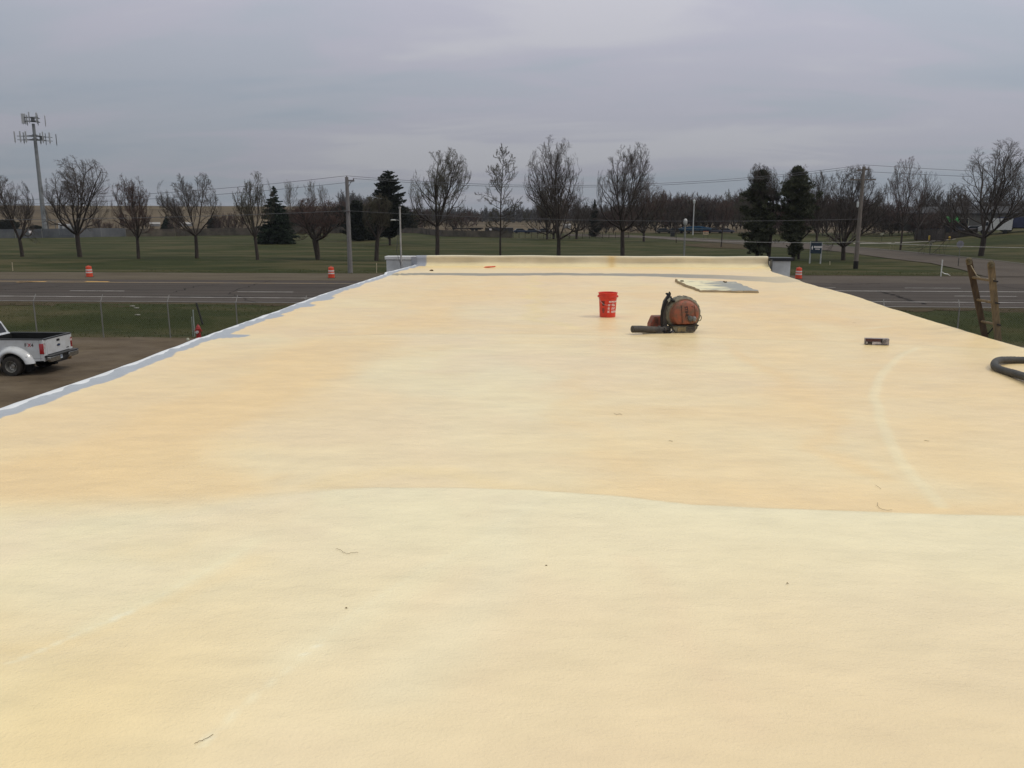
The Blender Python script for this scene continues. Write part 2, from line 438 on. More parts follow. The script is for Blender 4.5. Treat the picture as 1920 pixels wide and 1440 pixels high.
crack('road_crack', [Vector((-70, 60.6, .7)), Vector((-40, 60.5, .7)), Vector((-10, 60.7, .7))], 0.05, 40)
crack('road_crack', [gz(330, 548, .7), gz(370, 536, .7), gz(410, 534, .7)], 0.06, 4)
# side street winding off to the left behind the trees, with a pavement
def ribbon(name, pa, pb, m, dz, n=14):
    A = [g(*p) for p in pa]; B = [g(*p) for p in pb]; V = []; fs = []
    def samp(L, k):
        out = []
        for i in range(k + 1):
            t = i / k * (len(L) - 1); j = min(int(t), len(L) - 2); out.append(L[j].lerp(L[j + 1], t - j))
        return out
    k = 70; A = samp(A, k); B = samp(B, k); mb = MB(); vs = []; q = 5
    for a, b in zip(A, B):
        for i in range(q + 1):
            p = a.lerp(b, i / q); vs.append((p.x, p.y, float(terrain(p.x, p.y)) + dz))
    for i in range(k):
        for j in range(q):
            o = i * (q + 1) + j; fs.append((o, o + 1, o + q + 2, o + q + 1))
    mb.add(vs, fs); return tag(mb.build(name, m), kind='structure')
far = [(1990, 507), (1920, 497), (1860, 489.5), (1760, 479), (1640, 468), (1500, 456.5), (1400, 452.5), (1300, 447.5), (1240, 443.5), (1180, 441), (1060, 439)]
near = [(1990, 520), (1850, 520), (1812, 509), (1745, 494), (1640, 481.5), (1500, 466.5), (1400, 459), (1300, 453), (1240, 448.5), (1180, 445.5), (1060, 442.5)]
ribbon('side_street', far, near, ASL, 0.06)
ribbon('kerb', [(x, y - 1.3) for x, y in far[:8]], far[:8], mat('kerb_concrete', (0.09, 0.08, 0.07), 0.9), 0.10)
ribbon('pavement', [(1600, 456), (1680, 454.5), (1760, 451), (1792, 448)], [(1600, 457.5), (1680, 456.2), (1760, 452.4), (1792, 449)], mat('pavement_concrete', (0.24, 0.22, 0.19), 0.9), 0.05)
ribbon('dirt_patch', [(1285, 458), (1330, 455.5), (1400, 459), (1440, 462)], [(1285, 461), (1330, 465), (1400, 467), (1440, 464)], VER, 0.045)

# ================================================================ THE BUILDING WE STAND ON
RZ = 4.5
LE = [(-3, -4.30), (5.9, -4.32), (7.4, -4.33), (10, -4.42), (15, -4.51), (20.5, -4.53), (25.3, -4.50)]
RE = [(-3, 5.36), (9.95, 5.37), (11.5, 5.34), (13.4, 5.37), (16.2, 5.45), (20.8, 5.47), (22.5, 5.55), (24.6, 5.88), (25.3, 5.9)]
bld = thing('commercial_building', 'flat roofed building under the camera, its roof covered in cream spray foam', 'building', (0, 0, 0))
FY = 24.72
def roofgrid():
    ys = [-0.6]
    while ys[-1] < FY + 0.05: ys.append(ys[-1] + 0.008 + 0.0042 * max(0, ys[-1]))
    ys = np.array(ys)
    u = np.concatenate([np.linspace(0, 0.05, 60), np.linspace(0.05, 0.985, 330)[1:], np.linspace(0.985, 1, 16)[1:]])
    le = np.interp(ys, *zip(*LE)) + (fbm(ys * 1.7, ys * 0, 31) - 0.5) * 0.02; re = np.interp(ys, *zip(*RE)) + (fbm(ys * 0.8, ys * 0, 32) - 0.5) * 0.05
    X = le[:, None] + (re - le)[:, None] * u[None, :]; Y = np.repeat(ys[:, None], len(u), 1)
    dl = X - le[:, None]; dr = re[:, None] - X
    # relief: spray passes run across the roof
    Z = (fbm(X * 0.35 + 3, Y * 1.5, 11, 3) - 0.5) * 0.022 + (fbm(X * 1.4, Y * 3.6, 12, 3) - 0.5) * 0.007 + (fbm(X * 0.2, Y * 0.25, 14, 2) - 0.5) * 0.05
    cp = np.array([0.80, 0.735, 0.560]); cream = np.array([0.80, 0.700, 0.505]); oran = np.array([0.80, 0.615, 0.365]); pink = np.array([0.77, 0.665, 0.515])
    col = np.repeat(cream[None, None, :], X.shape[0], 0).repeat(X.shape[1], 1)
    def blend(c, a):
        nonlocal col
        a = np.clip(a, 0, 1)[..., None]; col = col * (1 - a) + np.array(c) * a
    blend(pink, smooth(0.42, 0.66, fbm(X * 0.5 + 9, Y * 1.1, 21)) * 1.0)
    blend(cp, smooth(0.46, 0.64, fbm(X * 0.45 + 2, Y * 0.9, 22)) * 1.0)
    blend(oran, smooth(0.50, 0.70, fbm(X * 0.6, Y * 0.7 + 4, 23)) * 0.6)
    streak = fbm(X * 0.7, Y * 5.5, 24, 3)
    blend(np.array([0.67, 0.59, 0.46]), smooth(0.48, 0.72, streak) * 0.30 * smooth(2.0, 8.0, Y))
    blend(cp, smooth(0.52, 0.74, fbm(X * 0.8 + 5, Y * 4.5, 25, 3)) * 0.35)
    blend(oran, smooth(0.50, 0.72, fbm(X * 0.9 + 2, Y * 0.22, 26, 3)) * 0.5)
    blend((0.79, 0.66, 0.50), smooth(0.5, 0.75, fbm(X * 0.8 + 31, Y * 0.5, 27, 3)) * 0.6)
    wx = X + (fbm(X * 1.3, Y * 1.3, 41) - 0.5) * 0.7; wy = Y + (fbm(X * 1.3 + 8, Y * 1.3, 42) - 0.5) * 0.9
    def seg(ax, ay, bx, by, x, y):
        dx, dy = bx - ax, by - ay; t = np.clip(((x - ax) * dx + (y - ay) * dy) / (dx * dx + dy * dy + 1e-9), 0, 1)
        return np.hypot(x - ax - t * dx, y - ay - t * dy)
    def stroke(px, w, c, a, soft=1.0, warp=1.0, wy_scale=1.0):
        P = [gz(x, y, RZ) for x, y in px]; x = X + (wx - X) * warp; y = Y + (wy - Y) * warp
        d = np.full(X.shape, 1e9)
        if len(P) == 1: d = np.hypot(x - P[0].x, (y - P[0].y) / wy_scale)
        for p, q in zip(P, P[1:]): d = np.minimum(d, seg(p.x, p.y / wy_scale, q.x, q.y / wy_scale, x, y / wy_scale))
        m = 1 - smooth(w * (1 - soft), w, d); blend(c, m * a); return m
    # broad warm areas
    stroke([(40, 900), (250, 860), (420, 780), (560, 690), (640, 640)], 0.85, oran, 0.9, 0.7); stroke([(-60, 900), (200, 915), (400, 905)], 0.45, oran, 0.8, 0.8)
    stroke([(30, 820), (300, 720), (480, 660)], 0.7, oran, 0.45, 0.95)
    stroke([(120, 925), (330, 930)], 0.35, oran, 0.6, 0.9)
    stroke([(300, 1000), (460, 960), (560, 930)], 0.22, oran, 0.5, 1)
    stroke([(0, 1250), (130, 1190), (300, 1090), (450, 1020)], 0.16, oran, 0.55, 1)
    stroke([(830, 600), (790, 560), (880, 535)], 0.5, oran, 0.5, 1, wy_scale=2)
    stroke([(1340, 640), (1430, 690), (1500, 750), (1560, 830), (1620, 890)], 0.2, oran, 0.65, 1)
    stroke([(1560, 600), (1700, 620), (1880, 660)], 0.6, oran, 0.75, 1)
    stroke([(1480, 560), (1620, 590), (1800, 630)], 0.5, oran, 0.6, 1)
    stroke([(1740, 800), (1800, 860), (1880, 900)], 0.5, oran, 0.45, 1)
    stroke([(990, 520), (1010, 570), (1020, 600), (1060, 615)], 0.22, (0.80, 0.68, 0.38), 0.7, 1, wy_scale=1.5)
    stroke([(1060, 700), (1090, 770), (1140, 840), (1180, 910)], 0.25, oran, 0.35, 1)
    stroke([(1120, 905), (1400, 925), (1700, 945), (1900, 950)], 0.3, oran, 0.55, 1)
    stroke([(600, 895), (900, 900), (1100, 912)], 0.22, (0.80, 0.66, 0.40), 0.45, 1)
    stroke([(700, 700), (850, 740), (1000, 700)], 0.5, cp, 0.75, 1)
    stroke([(620, 800), (800, 830)], 0.5, pink, 0.4, 1)
    # the pass edge across the roof, a low step: the near lift is thicker and paler
    sp_ = [(-200, 948), (0, 952), (150, 951), (300, 950), (400, 947), (500, 934), (600, 922), (700, 917), (850, 917), (1000, 921), (1150, 931), (1300, 948), (1430, 953), (1650, 960), (1800, 964), (1920, 966), (2300, 975)]
    SP = [gz(x, y, RZ) for x, y in sp_]
    sy = np.interp(X + (fbm(X * 3, Y * 3, 51) - .5) * .03, [p.x for p in SP], [p.y for p in SP])
    sd = sy - Y
    sl_ = smooth(-2.0, -1.0, X); near_ = np.clip((sd + 0.012 + 0.25 * (1 - sl_)) / (0.032 + 0.5 * (1 - sl_)), 0, 1); near_ = near_ * near_ * (3 - 2 * near_)
    soft_left = smooth(-2.3, -1.3, X)
    Z += near_ * 0.011 * np.exp(-np.clip(sd, 0, 9) / 1.2) * (0.1 + 0.9 * soft_left)
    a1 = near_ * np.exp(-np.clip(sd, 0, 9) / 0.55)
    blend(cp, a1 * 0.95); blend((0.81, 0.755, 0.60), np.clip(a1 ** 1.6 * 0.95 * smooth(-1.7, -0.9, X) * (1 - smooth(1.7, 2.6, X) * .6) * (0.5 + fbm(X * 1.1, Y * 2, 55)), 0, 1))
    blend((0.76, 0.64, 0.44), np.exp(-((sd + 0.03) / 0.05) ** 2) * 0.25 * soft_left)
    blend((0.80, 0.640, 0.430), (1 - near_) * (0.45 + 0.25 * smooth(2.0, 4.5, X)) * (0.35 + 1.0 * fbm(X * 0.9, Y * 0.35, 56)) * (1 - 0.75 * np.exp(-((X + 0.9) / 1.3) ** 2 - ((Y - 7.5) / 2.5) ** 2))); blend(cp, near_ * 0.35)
    blend((0.78, 0.66, 0.52), near_ * smooth(0.50, 0.70, fbm(X * 1.1 + 4, Y * 1.0, 57)) * 0.5); blend((0.80, 0.64, 0.38), near_ * smooth(-0.75, -1.5, X) * (1 - smooth(2.2, 3.2, Y)) * 0.6)
    blend((0.77, 0.665, 0.495), (1 - smooth(2.2, 3.6, Y)) * (0.35 + 0.8 * fbm(X * 1.3 + 7, Y * 1.3, 58)) * smooth(-1.2, 0.6, X) * 0.9)
    # second pass edge
    sp2 = [gz(x, y, RZ) for x, y in [(-50, 640), (400, 640), (620, 630), (760, 627), (1000, 627), (1250, 633), (1500, 640), (1900, 655)]]
    sd2 = np.interp(X, [p.x for p in sp2], [p.y for p in sp2]) - Y
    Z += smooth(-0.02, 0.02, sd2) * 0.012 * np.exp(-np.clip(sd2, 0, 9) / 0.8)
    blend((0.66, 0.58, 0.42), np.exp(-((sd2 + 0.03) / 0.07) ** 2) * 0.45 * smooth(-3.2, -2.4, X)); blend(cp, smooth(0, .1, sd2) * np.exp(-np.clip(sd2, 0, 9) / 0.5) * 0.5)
    # the pale hose-shaped arc and scattered overspray streaks
    arc = [(1722, 655), (1690, 668), (1662, 688), (1645, 715), (1637, 745), (1645, 780), (1665, 815), (1690, 860), (1720, 900), (1757, 946)]
    m = stroke(arc, 0.06, (0.82, 0.755, 0.58), 0.62, 0.7, 0.12); Z += m * 0.005
    stroke([(20, 1245), (90, 1214), (160, 1182), (208, 1163)], 0.016, (0.82, 0.775, 0.63), 0.65, 0.9, 0.03); stroke([(208, 1163), (240, 1148)], 0.022, (0.83, 0.82, 0.73), 1.0, 0.8, 0.03); stroke([(240, 1148), (330, 1100), (460, 1030)], 0.014, (0.82, 0.765, 0.61), 0.7, 0.9, 0.03)
    stroke([(150, 1180), (330, 1090), (470, 1015)], 0.10, cp, 0.6, 1, 0.2)
    stroke([(380, 1400), (480, 1310), (575, 1232), (595, 1212), (650, 1160), (780, 1075), (920, 1000), (1000, 950)], 0.016, (0.82, 0.765, 0.61), 0.6, 0.9, 0.05); stroke([(560, 1240), (780, 1080), (940, 990)], 0.14, (0.82, 0.75, 0.58), 0.6, 1, 0.2); stroke([(575, 1230), (592, 1214)], 0.012, (0.84, 0.83, 0.75), 0.9, 0.8, 0.03); stroke([(395, 1388), (418, 1366)], 0.012, (0.84, 0.83, 0.75), 0.9, 0.8, 0.03)
    stroke([(980, 940), (900, 1100), (760, 1300)], 0.22, (0.79, 0.735, 0.59), 0.5, 1, 0.3); stroke([(1180, 1050), (1260, 1200), (1420, 1400)], 0.12, (0.78, 0.66, 0.50), 0.45, 1, 0.5)
    stroke([(1045, 508), (1072, 507.5)], 0.10, (0.82, 0.78, 0.68), 0.9, 0.6, 0.1)
    stroke([(1380, 510), (1395, 511)], 0.10, (0.82, 0.78, 0.68), 0.7, 0.6, 0.1)
    stroke([(690, 590), (715, 590)], 0.06, (0.82, 0.80, 0.66), 0.7, 0.8, 0.1)
    stroke([(1615, 615), (1665, 612)], 0.10, (0.80, 0.76, 0.62), 0.5, 0.9, 0.4)
    # grey strip on the step near the far end: bare membrane, shadow painted in
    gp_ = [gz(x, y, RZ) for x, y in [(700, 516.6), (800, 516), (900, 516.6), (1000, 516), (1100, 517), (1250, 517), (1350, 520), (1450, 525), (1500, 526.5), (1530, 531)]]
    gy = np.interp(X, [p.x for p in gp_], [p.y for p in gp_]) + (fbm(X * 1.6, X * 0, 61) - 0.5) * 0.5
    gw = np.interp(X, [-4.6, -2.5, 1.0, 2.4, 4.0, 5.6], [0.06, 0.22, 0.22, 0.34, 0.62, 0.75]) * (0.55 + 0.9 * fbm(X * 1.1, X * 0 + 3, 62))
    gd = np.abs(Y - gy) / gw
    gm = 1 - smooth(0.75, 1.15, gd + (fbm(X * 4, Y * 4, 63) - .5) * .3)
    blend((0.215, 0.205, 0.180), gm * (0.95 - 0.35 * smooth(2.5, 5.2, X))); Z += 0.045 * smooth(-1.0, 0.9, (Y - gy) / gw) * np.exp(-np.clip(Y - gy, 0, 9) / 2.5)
    # far end yellowish
    blend((0.80, 0.66, 0.38), smooth(22.0, 24.4, Y) * 0.55 * (0.5 + fbm(X * 1.2, Y * 2, 64)))
    fl_ = (1 - near_)[..., None] * (0.55 + 0.45 * smooth(7, 14, Y))[..., None]; nb_ = (1 - smooth(2.2, 3.8, Y))[..., None] * smooth(-1.5, 0.5, X)[..., None]
    fl_ = fl_ * (1 - 0.75 * np.exp(-((X + 0.6) / 1.5) ** 2) * (1 - smooth(11, 17, Y)))[..., None] * (0.55 + 0.8 * fbm(X * 1.3, Y * 0.45, 59))[..., None]
    col = col * (1 - fl_ * np.array([-0.01, 0.055, 0.165]) * (1 - 0.8 * gm[..., None])) * (1 - nb_ * np.array([0.015, 0.06, 0.09]))
    # left edge: lip rises, painted with blue-grey coating whose inner border is ragged
    Z += 0.035 * np.exp(-dl / 0.12)
    bw = 0.145 + (fbm(Y * 2.2, Y * 0, 71, 5) - 0.5) * 0.16 + 0.03 * (fbm(Y * 14, X * 6, 72, 3) - 0.5)
    for cy_, ex, wd in [(10.0, 0.28, 0.15), (14.6, 0.12, 0.4), (13.5, .1, .2), (12.0, .1, .25)]: bw = bw + ex * np.exp(-((Y - cy_ - dl * 0.25) / wd) ** 4)
    bm_ = 1 - smooth(0, 0.012, dl - bw)
    blend((0.345, 0.370, 0.415), bm_)
    # right edge rolls over
    Z += 0.03 * np.exp(-((dr - 0.22) / 0.16) ** 2) - 0.07 * np.exp(-dr / 0.035)
    blend((0.80, 0.66, 0.40), np.exp(-dr / 0.5) * 0.7); blend((0.82, 0.78, 0.62), np.exp(-dr / 0.05) * 0.6)  # narrow pale rim is an edge highlight painted into the tint
    # coarse dirt specks
    rs = np.random.RandomState(4)
    Z[-1] += 0.03
    Zw = Z + RZ
    ni, nj = X.shape; idx = np.arange(ni * nj).reshape(ni, nj)
    Q = np.stack([idx[:-1, :-1], idx[:-1, 1:], idx[1:, 1:], idx[1:, :-1]], -1).reshape(-1, 4)
    m = bpy.data.materials.new('spray_foam'); m.use_nodes = True; t = m.node_tree; n = t.nodes; l = t.links
    b = n['Principled BSDF']; b.inputs['Roughness'].default_value = 0.36; b.inputs['Specular IOR Level'].default_value = 0.45
    at = n.new('ShaderNodeVertexColor'); at.layer_name = 'tint'
    co = n.new('ShaderNodeTexCoord')
    def nz(sc, d, st=(1, 1, 1)):
        mp = n.new('ShaderNodeMapping'); mp.inputs['Scale'].default_value = st; l.new(co.outputs['Object'], mp.inputs[0])
        q = n.new('ShaderNodeTexNoise'); q.inputs['Scale'].default_value = sc; q.inputs['Detail'].default_value = d; l.new(mp.outputs[0], q.inputs[0]); return q.outputs[0]
    mr = n.new('ShaderNodeMapRange'); mr.inputs[1].default_value = 0.3; mr.inputs[2].default_value = 0.7; mr.inputs[3].default_value = 0.93; mr.inputs[4].default_value = 1.03; l.new(nz(3.2, 6, (1, 2.2, 1)), mr.inputs[0])
    sc = n.new('ShaderNodeVectorMath'); sc.operation = 'SCALE'; l.new(at.outputs[0], sc.inputs[0]); l.new(mr.outputs[0], sc.inputs['Scale'])
    # small dirt specks
    vo = n.new('ShaderNodeTexVoronoi'); vo.inputs['Scale'].default_value = 3.2; l.new(co.outputs['Object'], vo.inputs[0])
    sm = n.new('ShaderNodeMapRange'); sm.inputs[1].default_value = 0.006; sm.inputs[2].default_value = 0.013; l.new(vo.outputs['Distance'], sm.inputs[0])
    mi = n.new('ShaderNodeMix'); mi.data_type = 'RGBA'; l.new(sm.outputs[0], mi.inputs[0]); mi.inputs[6].default_value = (0.25, 0.17, 0.1, 1); l.new(sc.outputs[0], mi.inputs[7])
    l.new(mi.outputs[2], b.inputs['Base Color'])
    rr = n.new('ShaderNodeMapRange'); rr.inputs[3].default_value = 0.22; rr.inputs[4].default_value = 0.46; l.new(nz(1.3, 4), rr.inputs[0]); l.new(rr.outputs[0], b.inputs['Roughness'])
    b1 = n.new('ShaderNodeBump'); b1.inputs['Strength'].default_value = 0.7; b1.inputs['Distance'].default_value = 0.004; l.new(nz(85, 4), b1.inputs['Height'])
    b2 = n.new('ShaderNodeBump'); b2.inputs['Strength'].default_value = 0.7; b2.inputs['Distance'].default_value = 0.014; l.new(nz(7, 5, (0.8, 1.4, 1)), b2.inputs['Height']); l.new(b1.outputs[0], b2.inputs['Normal'])
    l.new(b2.outputs[0], b.inputs['Normal'])
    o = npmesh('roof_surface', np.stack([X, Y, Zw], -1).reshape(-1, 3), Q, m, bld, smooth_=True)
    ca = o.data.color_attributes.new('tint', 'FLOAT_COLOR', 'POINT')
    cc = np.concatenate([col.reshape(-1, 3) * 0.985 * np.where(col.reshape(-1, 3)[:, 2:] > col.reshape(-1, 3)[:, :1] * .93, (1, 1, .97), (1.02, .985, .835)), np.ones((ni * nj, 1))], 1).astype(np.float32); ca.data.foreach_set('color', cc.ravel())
    return ys, le, re, Zw, m
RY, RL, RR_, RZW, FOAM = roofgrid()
def roofz(x, y):
    i = min(max(int(np.searchsorted(RY, y)), 0), len(RY) - 1); j = int((x - RL[i]) / (RR_[i] - RL[i]) * (330 - 1)) ; return float(RZW[i, min(max(60 + j - 17, 0), RZW.shape[1] - 1)])
# edge trim on the left; the lip's bright sky highlight is painted into its colour
V = []; Qd = []
jw = (fbm(RY * 5, RY * 0, 81) - 0.5) * 0.07
prof = [(-0.035, -0.14), (-0.038, -0.01), (-0.032, 0.008), (-0.016, 0.018), (0.010, 0.020), (0.030, 0.006)]
for k, y in enumerate(RY):
    for q, (dx, dz) in enumerate(prof):
        V.append((RL[k] + dx + (jw[k] if q >= 4 else 0), y, RZ + 0.012 + dz + (RZW[k, 0] - RZ - .03)))
n = len(prof)
Qd = [(k * n + j, k * n + j + 1, (k + 1) * n + j + 1, (k + 1) * n + j) for k in range(len(RY) - 1) for j in range(n - 1)]
npmesh('edge_trim', V, Qd, mat('edge_highlight', (0.66, 0.68, 0.70), 0.5, scale=4, var=0.06), bld, smooth_=True)
WALL = mat('white_wall_panel', (0.52, 0.53, 0.53), 0.6, scale=2.5, var=0.12, bump=0.1)
DRK = mat('dark_coping', (0.012, 0.014, 0.018), 0.45)
GRC = mat('blue_grey_coating', (0.27, 0.285, 0.325), 0.55, scale=3, var=0.1)
m = MB(); m.box((0.5, 12.0, 2.16), (9.65, 25.2, 4.3)); m.build('wall', WALL, bld)
# foamed parapet, its base coved into the roof
def parapet():
    xs = np.arange(-4.50, 5.905, 0.05); prof = [(24.36, 4.44), (24.60, 4.515), (24.74, 4.56), (24.80, 4.63), (24.815, 4.735), (24.83, 4.785), (24.88, 4.81), (25.05, 4.81), (25.14, 4.79), (25.16, 4.65), (25.16, 4.30)]
    V = []; col = []
    for x in xs:
        h = (float(vnoise(np.array(x * 0.9), np.array(2.0), 5)) - 0.5) * 0.03; d = (float(vnoise(np.array(x * 1.7), np.array(9.0), 6)) - 0.5) * 0.10
        for i, (y, z) in enumerate(prof):
            w = 1 if i < 4 else 0.25
            V.append((x, y + d * w, z + (h if 3 < i < 9 else 0) + (0.01 * math.sin(x * 2.1) if i < 4 else 0)))
            nn = float(fbm(np.array(x * 0.8), np.array(z * 4.0), 7))
            c = np.array((0.74, 0.62, 0.36)) if i < 3 else (np.array((0.58, 0.485, 0.315)) * (0.78 + 0.40 * nn) if i < 6 else np.array((0.70, 0.63, 0.44)))  # inner face tinted darker for the weaker light it gets, top kept paler
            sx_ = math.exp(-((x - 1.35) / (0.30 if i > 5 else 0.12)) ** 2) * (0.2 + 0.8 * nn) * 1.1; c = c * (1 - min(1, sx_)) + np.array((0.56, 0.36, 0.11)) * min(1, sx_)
            if x < -4.20: c = np.array((0.27, 0.285, 0.325))
            col.append((*c, 1))
    n = len(prof); k = len(xs)
    Q = [(i * n + j, (i + 1) * n + j, (i + 1) * n + j + 1, i * n + j + 1) for i in range(k - 1) for j in range(n - 1)]
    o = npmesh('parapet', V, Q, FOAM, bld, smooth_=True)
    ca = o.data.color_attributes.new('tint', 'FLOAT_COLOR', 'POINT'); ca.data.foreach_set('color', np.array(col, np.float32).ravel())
parapet()
m = MB(); m.box((-4.95, 24.97, 2.34), (0.88, 0.36, 4.68)); m.build('wing_wall', WALL, bld, bevel=0.01)
m = MB(); m.box((-4.96, 24.97, 4.735), (0.94, 0.42, 0.10)); m.build('wing_coping', mat('pale_coping', (0.60, 0.60, 0.60), 0.5), bld, bevel=0.01)
m = MB(); m.box((-4.535, 24.77, 4.60), (0.16, 0.06, 0.36)); m.build('corner_patch', GRC, bld)
m = MB(); m.box((6.23, 24.95, 4.46), (0.60, 0.38, 0.46)); m.build('wing_box', WALL, bld, bevel=0.01)
m = MB(); m.box((6.25, 24.95, 4.735), (0.68, 0.46, 0.09)); m.build('wing_coping', DRK, bld, bevel=0.008)
m = MB(); m.box((5.96, 24.70, 4.45), (0.05, 0.12, 0.55)); m.build('corner_patch', mat('corner_flashing', (0.12, 0.12, 0.11), 0.6), bld)
# ================================================================ THINGS ON THE ROOF
def on(px, py, dz=0.0):
    p = gz(px, py, RZ); return Vector((p.x, p.y, roofz(p.x, p.y) + dz))
def wrap_text(mb, txt, size, R_at, phi0, z0, shear=0.0, bold=0.0, roll=0.0, lift=0.0015):
    v, f = text_mb(txt, size, shear, bold)
    out = []
    cr, sr = math.cos(roll), math.sin(roll)
    for (x, y, z) in v:
        x, y = x * cr - y * sr, x * sr + y * cr
        zz = z0 + y; r = R_at(zz) + lift; ph = phi0 + x / r
        out.append((r * math.sin(ph), -r * math.cos(ph), zz))
    mb.add(out, f)
# ---- red bucket
RED = mat('red_plastic', (0.66, 0.035, 0.014), 0.42, scale=9, col2=(0.50, 0.030, 0.016), bump=0.05)
p = on(1139, 592)
bk = thing('bucket', 'bright red plastic bucket with white lettering standing on the cream foam roof', 'bucket', p, R(-4))
RB = lambda z: 0.128 + 0.020 * z / 0.37
m = MB(); m.lathe([(0.0, 0.004), (0.124, 0.0), (0.128, 0.006), (RB(.30), .300), (0.156, .302), (0.157, .312), (0.150, .318), (0.150, .352), (0.157, .356), (0.157, .369), (0.151, .371), (0.143, .366), (0.143, .34), (0.122, .012), (0.0, .012)], 56)
m.build('body', RED, bk, ang=30)
m = MB(); m.lathe([(0.1485, .322), (0.1535, .324), (0.1535, .3285), (0.1485, .3305)], 56); m.build('rim_ring', RED, bk)
m = MB()
pts = []
for i in range(25):
    a = math.pi * i / 24; x = -math.cos(a) * 0.160; dn = math.sin(a)
    pts.append((x, -0.163 * dn ** 0.7 * 0.98 - 0.002, 0.318 - 0.128 * dn))
rr_ = lambda v: v
m.tube([(math.sin(-1.35 + 2.75 * i / 24) * 0.160, -math.cos(-1.35 + 2.75 * i / 24) * 0.160, 0.315 - 0.125 * math.sin(math.pi * i / 24)) for i in range(25)], 0.0024, 6)
m.build('handle', mat('galvanised_wire', (0.62, 0.60, 0.58), 0.35, metal=0.7), bk)
for s_ in (-1.35, 1.40):
    m = MB(); m.lathe([(0.0, -0.012), (0.016, -0.01), (0.016, 0.01), (0.0, 0.012)], 12, 'Y', (math.sin(s_) * 0.156, -math.cos(s_) * 0.156, 0.314)); m.build('handle_boss', RED, bk)
bk.scale = (0.93, 0.93, 1.0)
WHT = mat('white_print', (0.80, 0.74, 0.72), 0.5, var=0.03)
BLK = mat('black_print', (0.035, 0.012, 0.010), 0.5, var=0.05)
for i, (tx, sz) in enumerate([('MORE PAINT', 0.033), ('FILL', 0.042), ('DO', 0.042), ('REPAIR', 0.042)]):
    z = 0.228 - i * 0.050 - (0.004 if i else 0)
    m = MB(); wrap_text(m, tx, sz, RB, 0.11 + (0.42 if i else 0.02) - i * 0.03, z, 0.25, 0.0012); m.build('lettering', WHT, bk, smooth_=False)
    if i:
        m = MB(); ph = 0.10 - i * 0.03
        for (a, b, c_, d_) in [(0, 0, .030, .005), (0, .025, .018, .030), (0, 0, .005, .030), (.024, 0, .029, .016)]:
            vs = []
            for (u, w) in [(a, b), (c_, b), (c_, d_), (a, d_)]:
                r = RB(z + w) + .0015; vs.append((r * math.sin(ph + u / r), -r * math.cos(ph + u / r), z + w))
            m.add(vs, [(0, 1, 2, 3)])
        vs = []
        for (u, w) in [(.008, .016), (.015, .006), (.034, .036), (.029, .036), (.015, .013), (.011, .019)]:
            r = RB(z + w) + .0022; vs.append((r * math.sin(ph + u / r), -r * math.cos(ph + u / r), z + w))
        m.add(vs, [(0, 1, 2, 5), (2, 3, 4, 5)][:1] + [(1, 2, 3, 4)])
        m.build('tick_box', WHT, bk, smooth_=False)
m = MB()
def patch(m, ph, z, w, h, lift=.0018):
    vs = []
    for (u, q) in [(-w / 2, -h / 2), (0, -h / 2), (w / 2, -h / 2), (w / 2, h / 2), (0, h / 2), (-w / 2, h / 2)]:
        r = RB(z + q) + lift; vs.append((r * math.sin(ph + u / r), -r * math.cos(ph + u / r), z + q))
    m.add(vs, [(0, 1, 4, 5), (1, 2, 3, 4)])
patch(m, -0.52, .236, .060, .018)
patch(m, -0.52, .212, .034, .022); patch(m, -0.44, .200, .026, .030); patch(m, -0.58, .188, .024, .018); patch(m, -0.50, .182, .012, .02)
m.build('warning_graphic', BLK, bk, smooth_=False)
m = MB(); patch(m, -0.52, .130, .042, .020); patch(m, -0.52, .105, .048, .026); patch(m, -0.52, .078, .030, .022, .0018)
m.build('warning_graphic', mat('faded_print', (0.22, 0.035, 0.025), 0.5, var=0.1, scale=60), bk, smooth_=False)

# ---- backpack leaf blower
DIRT = (0.17, 0.15, 0.105)
HOUS = mat('dirty_grey_plastic', (0.23, 0.21, 0.15), 0.7, scale=14, col2=(0.07, 0.062, 0.045), bump=0.3)
ORG = mat('faded_orange_plastic', (0.32, 0.078, 0.036), 0.65, scale=13, col2=(0.10, 0.066, 0.042), bump=0.15, detail=7)
TUB = mat('dark_grey_tube', (0.062, 0.053, 0.042), 0.7, scale=9, col2=(0.028, 0.026, 0.025), bump=0.15)
STR = mat('black_webbing', (0.016, 0.015, 0.015), 0.85, scale=30, bump=0.3)
p = on(1280, 622)
bl = thing('leaf_blower', 'dirty orange and grey backpack leaf blower lying on the foam roof with its black tube', 'leaf blower', p, R(10))
def outline(rx, rz, cz, flat, n=48, shx=0.0):
    out = []
    for i in range(n):
        a = 2 * math.pi * i / n; x = math.sin(a) * rx * (1 + shx * math.cos(a)); z = cz + math.cos(a) * rz
        out.append((x, max(z, flat)))
    return out
def loft(m, layers):
    n = len(layers[0][1]); vs = []
    for (y, o) in layers: vs += [(x, y, z) for x, z in o]
    fs = [(k * n + i, k * n + (i + 1) % n, (k + 1) * n + (i + 1) % n, (k + 1) * n + i) for k in range(len(layers) - 1) for i in range(n)]
    fs.append(tuple(range(n))[::-1]); fs.append(tuple((len(layers) - 1) * n + i for i in range(n))); m.add(vs, fs)
m = MB(); loft(m, [(0.20, outline(.19, .19, .235, .05)), (0.17, outline(.222, .222, .237, .012)), (0.03, outline(.232, .232, .237, .005)), (-0.01, outline(.226, .226, .237, .008)), (-0.03, outline(.205, .207, .236, .02))])
for i in range(14):
    a = -2.1 + i * 0.32; m.box((math.sin(a) * .229, 0.06, .237 + math.cos(a) * .229), (.035, .10, .012), (0, a, 0))
m.build('fan_housing', HOUS, bl, ang=28)
